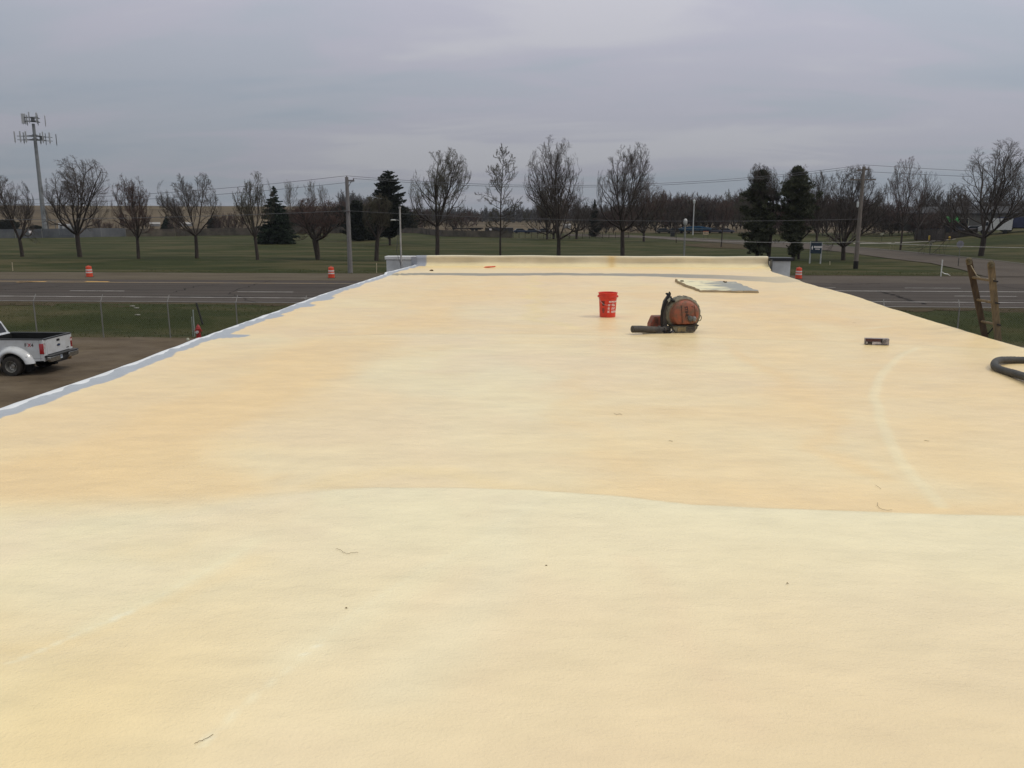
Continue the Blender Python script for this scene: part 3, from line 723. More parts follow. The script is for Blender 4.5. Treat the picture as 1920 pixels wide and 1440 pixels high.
m = MB(); loft(m, [(-0.025, outline(.192, .186, .240, .108)), (-0.07, outline(.184, .178, .240, .112)), (-0.105, outline(.160, .155, .240, .118)), (-0.125, outline(.120, .118, .240, .128)), (-0.133, outline(.060, .060, .240, .18))])
m.build('engine_cover', ORG, bl, ang=25)
def dome(x, z):
    rho = min(1, math.hypot(x / .192, (z - .24) / .186)); return float(np.interp(rho, [0, .31, .625, .83, .958, 1], [-.134, -.133, -.125, -.105, -.07, -.025]))
for x, w in [(-.052, .0035), (.125, .0035)]:
    m = MB(); m.tube([(x - .02 * k / 10, dome(x - .02 * k / 10, .125 + .24 * k / 10) - .001, .125 + .24 * k / 10) for k in range(11)], w, 6)
    m.build('cover_seam', mat('dark_seam', (0.03, 0.014, 0.010), 0.8), bl)
m = MB(); loft(m, [(-0.028, outline(.205, .200, .240, .098)), (-0.040, outline(.202, .197, .240, .100)), (-0.042, outline(.190, .184, .240, .106))])
m.build('cover_rim', mat('rim_dirty_orange', (0.22, 0.085, 0.045), 0.7, scale=12, col2=(0.14, 0.12, 0.08)), bl)
m = MB(); m.prism([(-.125, .010), (-.10, .001), (.10, .001), (.125, .012), (.162, .060), (.172, .098), (-.172, .098), (-.160, .055)], -.105, .02); m.build('base_tray', HOUS, bl, bevel=0.008)
m = MB(); m.prism([(-.188, .095), (.174, .095), (.177, .107), (-.188, .105)], -.115, .02); m.build('tray_gasket', mat('black_rubber', (0.012, 0.011, 0.010), 0.7), bl)
m = MB(); m.box((-.052, -.108, .052), (.105, .008, .052)); m.build('data_plate', mat('brown_label', (0.26, 0.19, 0.09), 0.5, scale=30, col2=(0.14, 0.115, 0.06)), bl)
m = MB(); m.box((.070, -.107, .056), (.110, .008, .062)); m.build('air_intake', mat('dark_recess', (0.030, 0.020, 0.024), 0.5, scale=40, var=0.3), bl)
m = MB()
for i in range(3): m.box((.066, -.113, .036 + i * .018), (.10, .006, .004))
m.build('intake_slats', HOUS, bl)
m = MB(); m.box((-.128, -.085, .185), (.042, .008, .085), (0, 0, R(-24))); m.build('warning_label', mat('worn_tan_label', (0.42, 0.36, 0.20), 0.6, scale=70, col2=(0.16, 0.12, 0.07)), bl)
m = MB(); v, f = text_mb('STIHL', 0.056, 0.0, 0.0022)
ca, sa = math.cos(R(-82)), math.sin(R(-82))
vs = [(x * ca - y * sa - .030, -.1345 + 0.0, x * sa + y * ca + .350) for x, y, z in v]
vs = [(x, dome(x, z) - .0025, z) for x, y, z in vs]
m.add(vs, f); m.build('lettering', mat('black_letter', (0.02, 0.012, 0.010), 0.5), bl, smooth_=False)
m = MB(); m.lathe([(.0, -.122), (.024, -.120), (.024, -.08)], 20, 'Y', (.068, 0, .335), (1, .8)); m.build('emblem', mat('black_letter', (0.02, 0.012, 0.010), 0.5), bl)
m = MB(); m.lathe([(.0, -.125), (.014, -.1245), (.014, -.112)], 20, 'Y', (.068, 0, .336), (1, .75)); m.build('emblem_centre', ORG, bl)
KN = mat('slate_plastic', (0.050, 0.052, 0.052), 0.55, scale=20, col2=(0.10, 0.10, 0.095))
m = MB(); m.lathe([(.0, -.165), (.030, -.162), (.036, -.15), (.040, -.12)], 10, 'Y', (.052, 0, .192)); m.lathe([(.0, -.15), (.018, -.148), (.020, -.12)], 8, 'Y', (.030, 0, .215)); m.build('choke_knob', KN, bl)
m = MB(); m.lathe([(.0, -.172), (.020, -.170), (.029, -.158), (.031, -.11)], 18, 'Y', (.100, 0, .190), (.85, 1.15)); m.build('primer_bulb', mat('cloudy_bulb', (0.20, 0.19, 0.18), 0.3, scale=30), bl)
m = MB(); m.tube([(.215 + .030 * math.sin(a), 0, .185 + .040 * math.cos(a)) for a in np.linspace(0.1, 6.1, 20)], .0055, 7); m.build('pull_handle', HOUS, bl)
# shroud behind, back pad, harness
m = MB(); m.prism([(-.205, .02), (-.255, .05), (-.262, .26), (-.235, .40), (-.185, .475), (-.155, .47), (-.16, .38), (-.19, .30), (-.20, .12)], .02, .16); m.build('back_plate', mat('brown_grey_plate', (0.075, 0.062, 0.055), 0.7, scale=16, bump=0.2), bl, bevel=0.01)
m = MB(); m.box((-.20, .0, .425), (.05, .03, .035), (0, R(-38), 0)); m.build('bracket', mat('pale_chipped_paint', (0.48, 0.48, 0.40), 0.6, scale=60, col2=(0.12, 0.11, 0.09)), bl)
def strap(pts, w, th=.008):
    m = MB(); P = [Vector(q) for q in pts]; P2 = []
    for i in range(len(P) - 1):
        for k in range(6):
            t = k / 6; a = P[max(i - 1, 0)]; b = P[i]; c_ = P[i + 1]; d = P[min(i + 2, len(P) - 1)]
            P2.append(0.5 * ((2 * b) + (c_ - a) * t + (2 * a - 5 * b + 4 * c_ - d) * t * t + (3 * b - a - 3 * c_ + d) * t ** 3))
    P2.append(P[-1]); m.tube(P2, w, 10, flat=th / w); return m
# wide padded strap rising from the tube joint to the top, and a second behind it
strap([(-.30, -.08, .075), (-.315, -.09, .18), (-.30, -.07, .30), (-.25, -.02, .40), (-.19, .04, .47), (-.165, .09, .50)], .031, .014).build('shoulder_strap', STR, bl)
strap([(-.205, .10, .50), (-.175, .03, .455), (-.165, -.02, .42), (-.13, -.03, .41)], .020, .012).build('shoulder_strap', STR, bl)
m = MB(); m.box((-.178, .08, .492), (.018, .05, .045), (0, R(30), 0)); m.build('buckle', TUB, bl)
strap([(-.30, -.085, .08), (-.325, -.11, .03), (-.33, -.12, .012), (-.27, -.14, .006), (-.21, -.13, .012), (-.17, -.10, .03)], .011, .004).build('webbing_end', STR, bl)
strap([(-.285, -.11, .075), (-.290, -.13, .035), (-.262, -.14, .012), (-.235, -.13, .02), (-.215, -.11, .06)], .009, .004).build('webbing_end', STR, bl)
# red-orange fuel tank behind the strap
m = MB(); m.prism([(-.42, .10), (-.375, .205), (-.19, .205), (-.19, .05), (-.42, .05)], .06, .22); m.build('fuel_tank', mat('rusty_orange_tank', (0.27, 0.055, 0.03), 0.6, scale=14, col2=(0.12, 0.06, 0.035)), bl, bevel=0.012)
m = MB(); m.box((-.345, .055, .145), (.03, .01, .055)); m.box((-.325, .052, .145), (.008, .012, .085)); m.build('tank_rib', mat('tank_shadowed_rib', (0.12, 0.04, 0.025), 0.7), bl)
# blower tube
pts = [(-.20, -.02, .075), (-.28, -.07, .078), (-.36, -.10, .078), (-.48, -.13, .088), (-.60, -.16, .100), (-.70, -.19, .106), (-.735, -.20, .107)]
PP = []
for i in range(len(pts) - 1):
    for k in range(8): PP.append(Vector(pts[i]).lerp(Vector(pts[i + 1]), k / 8))
PP.append(Vector(pts[-1])); nP = len(PP)
rad = []
for i in range(nP):
    t = i / nP; r = .044 if t < .3 else .040 + .006 * min(1, (t - .3) * 3)
    if t < .42 and i % 2: r += .004
    if i == nP - 2: r = .042
    if i == nP - 1: r = .030
    rad.append(r)
PP = [Vector((q.x, q.y, q.z - 0.030)) for q in PP]
m = MB(); m.tube(PP, rad, 18); m.build('blower_tube', TUB, bl, ang=50)
m = MB(); m.lathe([(.048, -.015), (.053, -.01), (.053, .01), (.048, .015)], 18, 'X', (-.345, -.095, .050)); m.box((-.36, -.13, .030), (.085, .03, .03)); m.build('control_handle', TUB, bl)
m = MB(); m.tube([(-.58, -.165, .012), (-.48, -.15, .008), (-.36, -.14, .006), (-.30, -.13, .012)], .007, 7); m.build('throttle_cable', HOUS, bl)

# ---- foam-spattered board
A, B_, D_, E_ = gz(1266, 528.5, RZ), gz(1313, 548.5, RZ), gz(1423, 550.5, RZ), gz(1378, 532.5, RZ)
def board():
    zt = 0.05; rs = random.Random(5)
    o = thing('board', 'large foam spattered board with grey streaked top lying on the roof behind the blower', 'board', (0, 0, 0))
    def edge(a, b, n): return [a.lerp(b, i / n) + Vector((rs.uniform(-.02, .02), rs.uniform(-.03, .03), rs.uniform(-.006, .008))) for i in range(n)]
    per = edge(A, B_, 14) + edge(B_, D_, 14) + edge(D_, E_, 14) + edge(E_, A, 12)
    c = (A + B_ + D_ + E_) / 4; n = len(per); vs = []
    zb = min(roofz(q.x, q.y) for q in (A, B_, D_, E_)) - 0.005
    for k, (sc, z) in enumerate([(1.01, zb), (1.012, RZ + .028), (1.0, RZ + zt), (0.97, RZ + zt + .002), (0.5, RZ + zt + .001)]):
        for q in per: w = c + (q - c) * sc; vs.append((w.x, w.y, z + (q.z - RZ if k in (2, 3) else 0) + 0.012 * (1 if (q - A).length < .3 and k > 0 else 0)))
    vs.append((c.x, c.y, RZ + zt)); fs = [(k * n + i, k * n + (i + 1) % n, (k + 1) * n + (i + 1) % n, (k + 1) * n + i) for k in range(4) for i in range(n)]
    fs += [(4 * n + i, 4 * n + (i + 1) % n, 5 * n) for i in range(n)]
    mb = MB(); mb.add(vs, fs)
    mb.mi = [0 if f_i < 2 * n else 1 for f_i in range(len(fs))]
    side = mat('board_edge', (0.36, 0.28, 0.18), 0.8, scale=6, col2=(0.30, 0.24, 0.16), bump=0.4)
    top = bpy.data.materials.new('board_top'); top.use_nodes = True; t = top.node_tree; nn = t.nodes; l = t.links; bs = nn['Principled BSDF']; bs.inputs['Roughness'].default_value = 0.8; bs.inputs['Specular IOR Level'].default_value = 0.1
    co = nn.new('ShaderNodeTexCoord'); mp = nn.new('ShaderNodeMapping'); mp.inputs['Scale'].default_value = (1.2, 2.6, 1); mp.inputs['Rotation'].default_value = (0, 0, R(8)); l.new(co.outputs['Object'], mp.inputs[0])
    q = nn.new('ShaderNodeTexNoise'); q.inputs['Scale'].default_value = 1.6; q.inputs['Detail'].default_value = 7; q.inputs['Roughness'].default_value = .65; l.new(mp.outputs[0], q.inputs[0])
    sx_ = nn.new('ShaderNodeSeparateXYZ'); l.new(co.outputs['Object'], sx_.inputs[0])
    gx = nn.new('ShaderNodeMapRange'); gx.inputs[1].default_value = 2.6; gx.inputs[2].default_value = 3.7; gx.inputs[3].default_value = -0.16; gx.inputs[4].default_value = 0.20; l.new(sx_.outputs[0], gx.inputs[0])
    ad = nn.new('ShaderNodeMath'); ad.operation = 'ADD'; l.new(q.outputs[0], ad.inputs[0]); l.new(gx.outputs[0], ad.inputs[1])
    cr = nn.new('ShaderNodeValToRGB'); cr.color_ramp.elements.new(.5)
    for e, (pp, cc) in zip(cr.color_ramp.elements, [(.44, (.72, .66, .45)), (.52, (.48, .455, .35)), (.60, (.30, .305, .285))]): e.position = pp; e.color = (*cc, 1)
    l.new(ad.outputs[0], cr.inputs[0]); l.new(cr.outputs[0], bs.inputs['Base Color'])
    mb.build('panel', [side, top], o)
    mb = MB()
    for (px, py) in [(1278, 527.4), (1359, 529)]:
        mb = MB(); w = gz(px, py, RZ + .06)
        pts_ = [(w.x + rs.uniform(-.05, .05), w.y + rs.uniform(-.06, .06), RZ + .045 + rs.uniform(0, .03)) for _ in range(5)]
        mb.tube(sorted(pts_), [.008, .018, .012, .018, .006], 6)
        mb.build('foam_scrap', mat('charred_foam', (0.13, 0.10, 0.07), 0.9, bump=0.4), o)
board()
# ---- small printed carton
p = on(1644, 650)
cb = thing('carton', 'small maroon and white printed carton lying on the foam near the right edge', 'box', p, R(-7))
m = MB(); m.box((0, 0.03, .038), (.285, .06, .072)); m.build('box', mat('grey_card', (0.30, 0.27, 0.27), 0.6, var=0.08), cb, bevel=0.002)
def panel(nm, x0, x1, z0, z1, col, lift=0): m = MB(); m.box(((x0 + x1) / 2, -.0015 - lift, (z0 + z1) / 2), (x1 - x0, .0018, z1 - z0)); m.build(nm, mat('print_%02x%02x%02x' % tuple(int(c * 255) for c in col), col, 0.5, scale=50, var=0.25), cb, smooth_=False)
panel('print', -.141, .055, .040, .072, (.085, .030, .030)); panel('print', -.141, -.060, .004, .039, (.035, .022, .022)); panel('print', -.135, -.115, .012, .036, (.42, .38, .36), .001)
panel('print', -.058, .045, .008, .038, (.50, .46, .48)); panel('print', .040, .060, .030, .072, (.015, .012, .014), .001); panel('print', -.02, .12, .003, .010, (.04, .028, .02), .001)
panel('print', -.105, -.075, .008, .013, (.40, .34, .22), .001)
m = MB()
for i in range(3): m.box((.088 - i * .006, -.003, .056 - i * .016), (.05, .0015, .004), (0, R(-28 + i * 8), 0))
m.build('print', mat('line_print', (.06, .055, .05), .6), cb, smooth_=False)
cb.scale = (.92, 1, 1.05)
# ---- black hose
hz = [(1990, 742), (1950, 724), (1918, 709), (1893, 699), (1873, 692), (1864, 687), (1867, 681), (1880, 677), (1905, 675), (1940, 676), (2000, 682), (2080, 700), (2130, 735), (2080, 770), (2010, 760), (1990, 735)]
P = []
base = [gz(x, y + 6, RZ) for x, y in hz]
for i in range(len(base) - 1):
    a, b, c_, d = base[max(i - 1, 0)], base[i], base[i + 1], base[min(i + 2, len(base) - 1)]
    for k in range(8):
        t = k / 8; q = 0.5 * ((2 * b) + (c_ - a) * t + (2 * a - 5 * b + 4 * c_ - d) * t * t + (3 * b - a - 3 * c_ + d) * t ** 3)
        P.append(Vector((q.x, q.y, RZ + 0.040 + 0.010 * math.sin(i * 1.3 + t))))
P = [q for q in P if q.x < 5.2]
m = MB(); m.tube(P, [.036 + (.0015 if i % 2 else 0) for i in range(len(P))], 14)
tag(m.build('hose', mat('black_hose_rubber', (0.030, 0.030, 0.028), 0.7, scale=12, col2=(0.065, 0.06, 0.052), bump=0.3)), 'thick black rubber hose curled on the foam at the right side of the roof', 'hose')
# ---- orange scraper, dark debris, dry stalks
p = on(918, 503.5)
m = MB(); m.tube([(-.15, 0, .02), (-.10, 0, .028), (-.02, .01, .03), (.06, 0, .036), (.13, .02, .042), (.155, .02, .045)], [.012, .035, .042, .036, .032, .02], 10, flat=.55)
o = m.build('rag', mat('orange_cloth', (0.72, 0.10, 0.03), 0.7, scale=20)); o.location = p; o.scale = (1.1, 1, 1); tag(o, 'small bright orange cloth lying on the roof in front of the far parapet', 'rag')
p = on(809, 510)
m = MB(); m.tube([(-.05, 0, .01), (-.01, .02, .02), (.03, 0, .018), (.05, .01, .008)], [.008, .02, .022, .008], 7); o = m.build('debris', mat('brown_debris', (0.10, 0.055, 0.03), .9)); o.location = p; tag(o, 'small dark brown scrap on the roof near the far left corner', 'debris')
STK = mat('dry_stalk', (0.20, 0.14, 0.07), 0.9)
def stalk(pts, lab, r=.0008):
    P = [on(x, y, .004) for x, y in pts]; Q_ = []
    for i in range(len(P) - 1):
        for k in range(5): Q_.append(P[i].lerp(P[i + 1], k / 5) + Vector((0, 0, .0012 * math.sin(i + k))))
    m = MB(); m.tube(Q_ + [P[-1]], r, 5); tag(m.build('grass_stalk', STK), lab, 'grass stalk', 'dry stalks scattered on the roof')
stalk([(630, 1032), (638, 1034), (645, 1039), (652, 1041), (660, 1039), (672, 1039)], 'wavy dry grass stalk on the pale foam left of centre in the foreground')
stalk([(1646, 942), (1645, 948), (1650, 953), (1660, 956), (1673, 956)], 'hooked dry grass stalk just above the pale seam on the right')
stalk([(1641, 910), (1646, 913), (1652, 917)], 'short straight dry stalk above the hooked one on the right')
stalk([(1151, 778), (1157, 780), (1162, 778), (1166, 780)], 'small curled dry stalk in the middle of the roof', .0012)
stalk([(1733, 826), (1742, 827)], 'short dry stalk right of the pale arc mark', .0013)
stalk([(1254, 827), (1261, 827.5)], 'tiny dry stalk right of the curled one', .0013)
stalk([(365, 1397), (372, 1393), (382, 1390), (400, 1380)], 'dry stalk at the bottom left of the roof', .0008)
for px, py, lab in [(1024, 1064, 'tiny dark crumb in the centre foreground'), (1476, 1098, 'tiny dark crumb in the right foreground'), (649, 1143, 'tiny dark crumb in the left foreground')]:
    p = on(px, py, .003); m = MB(); m.tube([p + Vector((-.004, 0, 0)), p + Vector((0, .002, .002)), p + Vector((.005, 0, 0))], [.001, .0025, .001], 6); tag(m.build('crumb', STK), lab, 'crumb', 'crumbs on the roof')
# ---- wooden ladder leaning on the right edge
def ladder():
    b1 = gz(1846, 627, RZ - .06); b2 = gz(1871, 634, RZ - .06)
    t1 = up(1816.5, 487, b1); t2 = up(1858, 493, b2)
    lad = thing('ladder', 'weathered wooden ladder with foam crusted tips standing above the right roof edge', 'ladder', (0, 0, 0))
    WD = mat('weathered_wood', (0.095, 0.068, 0.045), 0.85, scale=3, col2=(0.045, 0.032, 0.024), stretch=(6, 6, 1), bump=0.4)
    WD2 = mat('ochre_wood', (0.215, 0.160, 0.095), 0.85, scale=7, col2=(0.10, 0.080, 0.055), stretch=(6, 6, 1), bump=0.4)
    FO = mat('crusted_foam', (0.17, 0.145, 0.09), 0.9, scale=22, col2=(0.07, 0.055, 0.035), bump=0.8)
    MT = mat('black_cap', (0.01, 0.01, 0.01), 0.6)
    def rail(b, t, w, d, mt):
        ax = (t - b).normalized(); lo = b - ax * (4.55 / ax.z); fw = Vector((0.25, 1, 0)); fw = (fw - ax * fw.dot(ax)).normalized(); sd = ax.cross(fw)
        m = MB(); vs = []
        L = (t - lo).length; k = 26
        for i in range(k + 1):
            p = lo + ax * (L * i / k)
            for (u, v_) in ((-1, -1), (1, -1), (1, 1), (-1, 1)): vs.append(p + sd * u * w / 2 + fw * v_ * d / 2)
        fs = [(4 * i + j, 4 * i + (j + 1) % 4, 4 * i + 4 + (j + 1) % 4, 4 * i + 4 + j) for i in range(k) for j in range(4)] + [(3, 2, 1, 0), (4 * k, 4 * k + 1, 4 * k + 2, 4 * k + 3)]
        m.add(vs, fs); m.build('rail', mt, lad, bevel=0.004)
        m = MB(); m.tube([t - ax * .06, t - ax * .02, t + ax * .015, t + ax * .028], [.044, .050, .046, .024], 9, flat=.70); m.build('foam_cap', FO, lad)
        return lo, ax, L
    r1 = rail(b1, t1, .075, .035, WD); r2 = rail(b2, t2, .080, .035, WD2)
    H1 = (t1 - b1).length; H2 = (t2 - b2).length
    for q in (.245, .55, .86): pass
    def at1(py): return b1.lerp(t1, (627 - py) / 140.0)
    def at2(py): return b2.lerp(t2, (634 - py) / 141.0)
    rungs = [(519.5, 526), (561, 567), (602, 608)]
    st = 0.285
    for (y1, y2) in rungs + [(602 + 41.5 * k, 608 + 41.5 * k) for k in range(1, 12)]:
        a, b = at1(y1), at2(y2); m = MB()
        dr_ = (b - a).normalized(); e = b + dr_ * 0.085
        m.tube([a, b], .021, 8, flat=.8); m.build('rung', WD2, lad)
        m = MB(); m.tube([b + dr_ * .02, e], .011, 8); m.build('rung_bolt', MT, lad)
    m = MB(); a = at1(505); c_ = at1(521) + Vector((.10, 0, .0)); m.tube([at1(497) + Vector((0, -.03, 0)), a.lerp(c_, .5) + Vector((0, -.03, -.02)), c_ + Vector((0, -.03, 0)), at2(524) + Vector((0, -.03, .01))], .005, 6); m.build('rope', mat('pale_rope', (0.45, 0.40, 0.30), .9), lad)
    m = MB(); m.tube([at1(625) + Vector((.04, -.02, 0)), at2(607)], .009, 6); m.build('brace', MT, lad)
ladder()
# ---- service mast and guy wires by the far left corner
gal = mat('galvanised_steel', (0.34, 0.34, 0.34), 0.5, metal=0.4, scale=5, var=0.15)
bx, by = -4.80, 24.1
ms = thing('service_mast', 'thin galvanised steel mast with a small lamp arm beside the far left roof corner', 'mast', (bx, by, 0))
zt = up(747, 389.5, Vector((bx, by, 0))).z
m = MB(); m.tube([(0, 0, 0), (0, 0, 4.7)], .034, 10); m.tube([(0, 0, 4.7), (0, 0, zt)], .025, 10); m.build('pole', gal, ms)
m = MB(); m.tube([(0, 0, zt - .02), (0, 0, zt + .03)], .032, 10); m.build('cap', gal, ms)
m = MB(); m.tube([(0, 0, zt - .36), (-.10, 0, zt - .345), (-.14, 0, zt - .345)], .009, 6); m.build('lamp_arm', gal, ms)
m = MB(); m.tube([(-.12, 0, zt - .35), (-.16, 0, zt - .345), (-.25, 0, zt - .345), (-.28, 0, zt - .35)], [.012, .024, .022, .006], 8, flat=.6); m.build('lamp', mat('pale_lamp', (.6, .62, .60), .4), ms)
m = MB(); m.tube([(-.03, .2, zt - .36), (-.13, .0, 4.95), (.0, -.05, 4.55)], .006, 5); m.build('guy_wire', mat('dark_wire', (.03, .03, .03), .6), ms)
m = MB(); m.tube([(-.13, .0, 4.95), (-.11, .2, 5.6)], .005, 5); m.build('guy_wire', mat('dark_wire', (.03, .03, .03), .6), ms)

# ================================================================ CHAIN LINK FENCE
FG = mat('galvanised_fence', (0.22, 0.215, 0.20), 0.5, metal=0.3, scale=3, var=0.1)
cf = thing('chain_link_fence', 'galvanised chain link fence with angled barbed wire arms between gravel lot and ditch', 'fence', (0, 0, 0))
FX = [-19.57 + 3.44 * k for k in range(-10, 19)]; fy = 39.55
for k, x in enumerate(FX):
    lean = 0.02 * math.sin(k * 2.3)
    m = MB(); m.tube([(x, fy, -.1), (x + lean, fy, 1.80)], .030, 8); po = m.build('post', FG, cf)
    m = MB(); m.tube([(x + lean, fy, 1.78), (x + lean + .02, fy + .22, 2.13)], .018, 6); m.build('barb_arm', FG, po)
m = MB(); m.tube([(FX[0], fy, 1.80), (FX[-1], fy, 1.80)], .021, 8); m.build('top_rail', FG, cf)
for (dy, z) in [(.09, 1.93), (.16, 2.03), (.22, 2.12)]:
    m = MB()
    for a, b in zip(FX, FX[1:]): m.tube([(a, fy + dy, z), ((a + b) / 2, fy + dy, z - .02), (b, fy + dy, z)], .0022, 3, cap=False)
    m.build('barbed_wire', FG, cf)
V = []; Qf = []
for x0 in np.arange(FX[0], FX[-1], 0.11):
    for s_ in (-1, 1):
        a = np.array([x0, fy - .004 * s_, 0.04]); b = np.array([x0 + s_ * 1.74, fy - .004 * s_, 1.78]); w = .0016
        if b[0] < FX[0] or b[0] > FX[-1]: continue
        o = len(V); V += [a + [w, 0, 0], a - [w, 0, 0], b - [w, 0, 0], b + [w, 0, 0], a + [0, w, 0], a - [0, w, 0], b - [0, w, 0], b + [0, w, 0]]; Qf += [(o, o + 1, o + 2, o + 3), (o + 4, o + 5, o + 6, o + 7)]
npmesh('wire_mesh', V, Qf, FG, cf)
# hydrant, marker post, leaning pipe
p = g(373, 634)
hy = thing('fire_hydrant', 'red fire hydrant at the fence behind the left roof edge', 'hydrant', p)
HR = mat('hydrant_red', (0.36, 0.018, 0.015), 0.45, scale=10)
m = MB(); m.lathe([(.14, 0), (.14, .05), (.11, .06), (.11, .42), (.13, .44), (.13, .48), (.11, .50), (.10, .56), (.06, .63), (.03, .66), (.03, .70), (0, .70)], 16); m.build('body', HR, hy)
for s_ in (-1, 1): m = MB(); m.lathe([(0, s_ * .18), (.05, s_ * .175), (.055, s_ * .13), (.045, s_ * .09)], 10, 'X', (0, 0, .38)); m.build('outlet', HR, hy)
m = MB(); m.lathe([(0, -.2), (.07, -.195), (.075, -.14), (.06, -.09)], 12, 'Y', (0, 0, .32)); m.build('outlet_cap', mat('silver_cap', (.5, .48, .48), .4), hy)
p = g(365, 631)
m = MB(); m.tube([(0, 0, -.05), (.02, 0, 1.35)], .03, 8); m.tube([(-.09, 0, -.05), (-.08, 0, 1.0)], .02, 8); o = m.build('marker_post', mat('pale_pipe', (.30, .34, .32), .5)); o.location = p; tag(o, 'pale twin pipe marker post left of the red hydrant', 'post')
a = g(380, 608); b = up(368, 568, a)
m = MB(); m.tube([a, b], .05, 8); tag(m.build('fallen_pipe', mat('black_pipe', (.012, .012, .012), .6)), 'black pipe leaning in the grass ditch behind the hydrant', 'pipe')
p = g(352.5, 638.5); m = MB(); m.lathe([(0.0, 0), (.07, .0), (.08, .06), (.05, .12), (0, .13)], 10); o = m.build('rock', mat('pale_rock', (.42, .42, .33), .9, bump=.5)); o.location = p; tag(o, 'pale rock at the fence line beside the roof edge', 'rock')

for px, py, lab in ((248.5, 575.5, 'white paper scrap in the ditch grass, nearest the road'), (256, 579, 'flat pale scrap in the ditch grass below the white one'), (258, 592, 'thin pale scrap in the lower ditch grass')):
    p = g(px, py); m = MB(); m.prism([(-.16, 0), (-.05, .07), (.10, .05), (.18, -.03), (.02, -.06)], .01, .05, 'XY'); o = m.build('paper_scrap', mat('paper_white', (.42, .40, .34), .8)); o.location = p + Vector((0, 0, .03)); tag(o, lab, 'litter', 'scraps in the ditch')
# ================================================================ TRAFFIC DRUMS
DR = mat('drum_orange', (0.62, 0.062, 0.018), 0.45, scale=5, var=.1); DW = mat('drum_white_sheeting', (.66, .60, .58), .4, var=.06); DB = mat('drum_rubber', (.03, .02, .018), .8)
def drum(px, py, lab, dirty=0):
    d = thing('traffic_drum', lab, 'traffic drum', g(px, py), R(px % 90), 'traffic drums along the road')
    m = MB(); m.lathe([(.285, .04), (.285, .10), (.27, .11), (.27, .30), (.262, .31), (.262, .50), (.25, .51), (.25, .70), (.235, .71), (.235, .86), (.215, .93), (.12, .95), (0, .95)], 20); m.build('body', DR, d, ang=25)
    for z0, z1, r in [(.36, .47, .266), (.57, .68, .2545)]:
        m = MB(); m.lathe([(r - .004, z0), (r, z0 + .005), (r - .002, z1 - .005), (r - .006, z1)], 20); m.build('band', DW, d)
    m = MB(); m.lathe([(0, .002), (.36, .002), (.37, .03), (.30, .05), (0, .05)], 20); m.build('rubber_base', DB, d)
    m = MB(); m.tube([(-.09, 0, .94), (-.06, 0, 1.01), (.06, 0, 1.01), (.09, 0, .94)], .014, 6); m.build('handle', DR, d)
drum(168, 519.5, 'orange and white traffic drum on the far road shoulder, leftmost of the three')
drum(621.5, 521.5, 'orange and white traffic drum on the shoulder left of the grey utility pole')
drum(1497, 523, 'orange and white traffic drum beside the far right corner of the roof')
# ================================================================ SIGNS, STAKES, POLES
WD = mat('stake_wood', (.42, .36, .25), .8)
def stake(px, y0, y1, lab, w=.03, lean=0.0, m_=None):
    b = g(px, y0); t = up(px + lean, y1, b); m = MB(); m.tube([b - Vector((0, 0, .1)), t], w, 5); tag(m.build('stake', m_ or WD), lab, 'stake', 'survey stakes along the road')
stake(24, 508, 492, 'thin pale survey stake on the far verge at the left side of the photo', .04, -1.5)
stake(706, 512, 493, 'thin wooden survey stake between the utility pole and the roof corner', .04)
stake(1556, 497, 490, 'short wooden survey stake right of the dark blue sign', .04)
p = g(1764, 518.5); o = thing('marker_post', 'white marker post with a crumpled white scrap at its foot by the side street corner', 'post', p)
m = MB(); m.tube([(0, 0, 0), (0, 0, 1.45)], .05, 6); m.build('post', mat('white_plastic', (.62, .62, .58), .5), o)
m = MB(); m.tube([(0, 0, .45), (.25, 0, .25), (.5, -.1, .20), (.75, -.1, .08)], [.05, .09, .12, .04], 7, flat=.5); m.build('scrap', mat('white_plastic', (.62, .62, .58), .5), o)
# dark blue company sign on two white posts
b1 = g(1518, 494); b2 = up(1535.5, 496, b1); b2 = Vector((b2.x, b2.y - .5, b1.z))
sg = thing('company_sign', 'dark blue company sign with white emblem and lettering on two pale posts', 'sign', (0, 0, 0))
PW = mat('pale_post', (.38, .38, .37), .6)
m = MB(); tA = up(1520, 453, b1); m.tube([b1, Vector((b1.x, b1.y, tA.z))], .09, 4); m.build('post', PW, sg)
m = MB(); tB = up(1537.5, 455, b2); m.tube([b2, Vector((b2.x, b2.y, tB.z))], .09, 4); m.build('post', PW, sg)
ux = Vector((b2.x - b1.x, b2.y - b1.y, 0)); wdt = ux.length; ux.normalize(); nrm = Vector((ux.y, -ux.x, 0)); z1 = tA.z + .02; z0 = up(1520, 475, b1).z
def sgp(u, w, off=0): return Vector((b1.x, b1.y, 0)) + ux * u + nrm * (.10 + off) + Vector((0, 0, w))
def quad(m, u0, u1, w0, w1, off, th=.04):
    vs = [sgp(u, w, o_) for o_ in (off, off - th) for (u, w) in ((u0, w0), (u1, w0), (u1, w1), (u0, w1))]; m.add(vs, [(0, 1, 2, 3), (7, 6, 5, 4), (0, 4, 5, 1), (1, 5, 6, 2), (2, 6, 7, 3), (3, 7, 4, 0)])
m = MB(); quad(m, .02, wdt + .02, z0, z1, 0); m.build('board', mat('navy_panel', (.012, .028, .045), .4, scale=2), sg)
m = MB(); h = z1 - z0; quad(m, .14, .22, z0 + h * .32, z0 + h * .62, .012, .01); quad(m, .10, .26, z0 + h * .44, z0 + h * .50, .014, .01); m.build('emblem', WHT, sg)
m = MB()
for i in range(7): quad(m, .36 + i * .125, .36 + i * .125 + .09, z0 + h * .47, z0 + h * .62, .012, .01)
for i in range(4): quad(m, .52 + i * .12, .52 + i * .12 + .08, z0 + h * .32, z0 + h * .41, .012, .01)
m.build('lettering', WHT, sg)
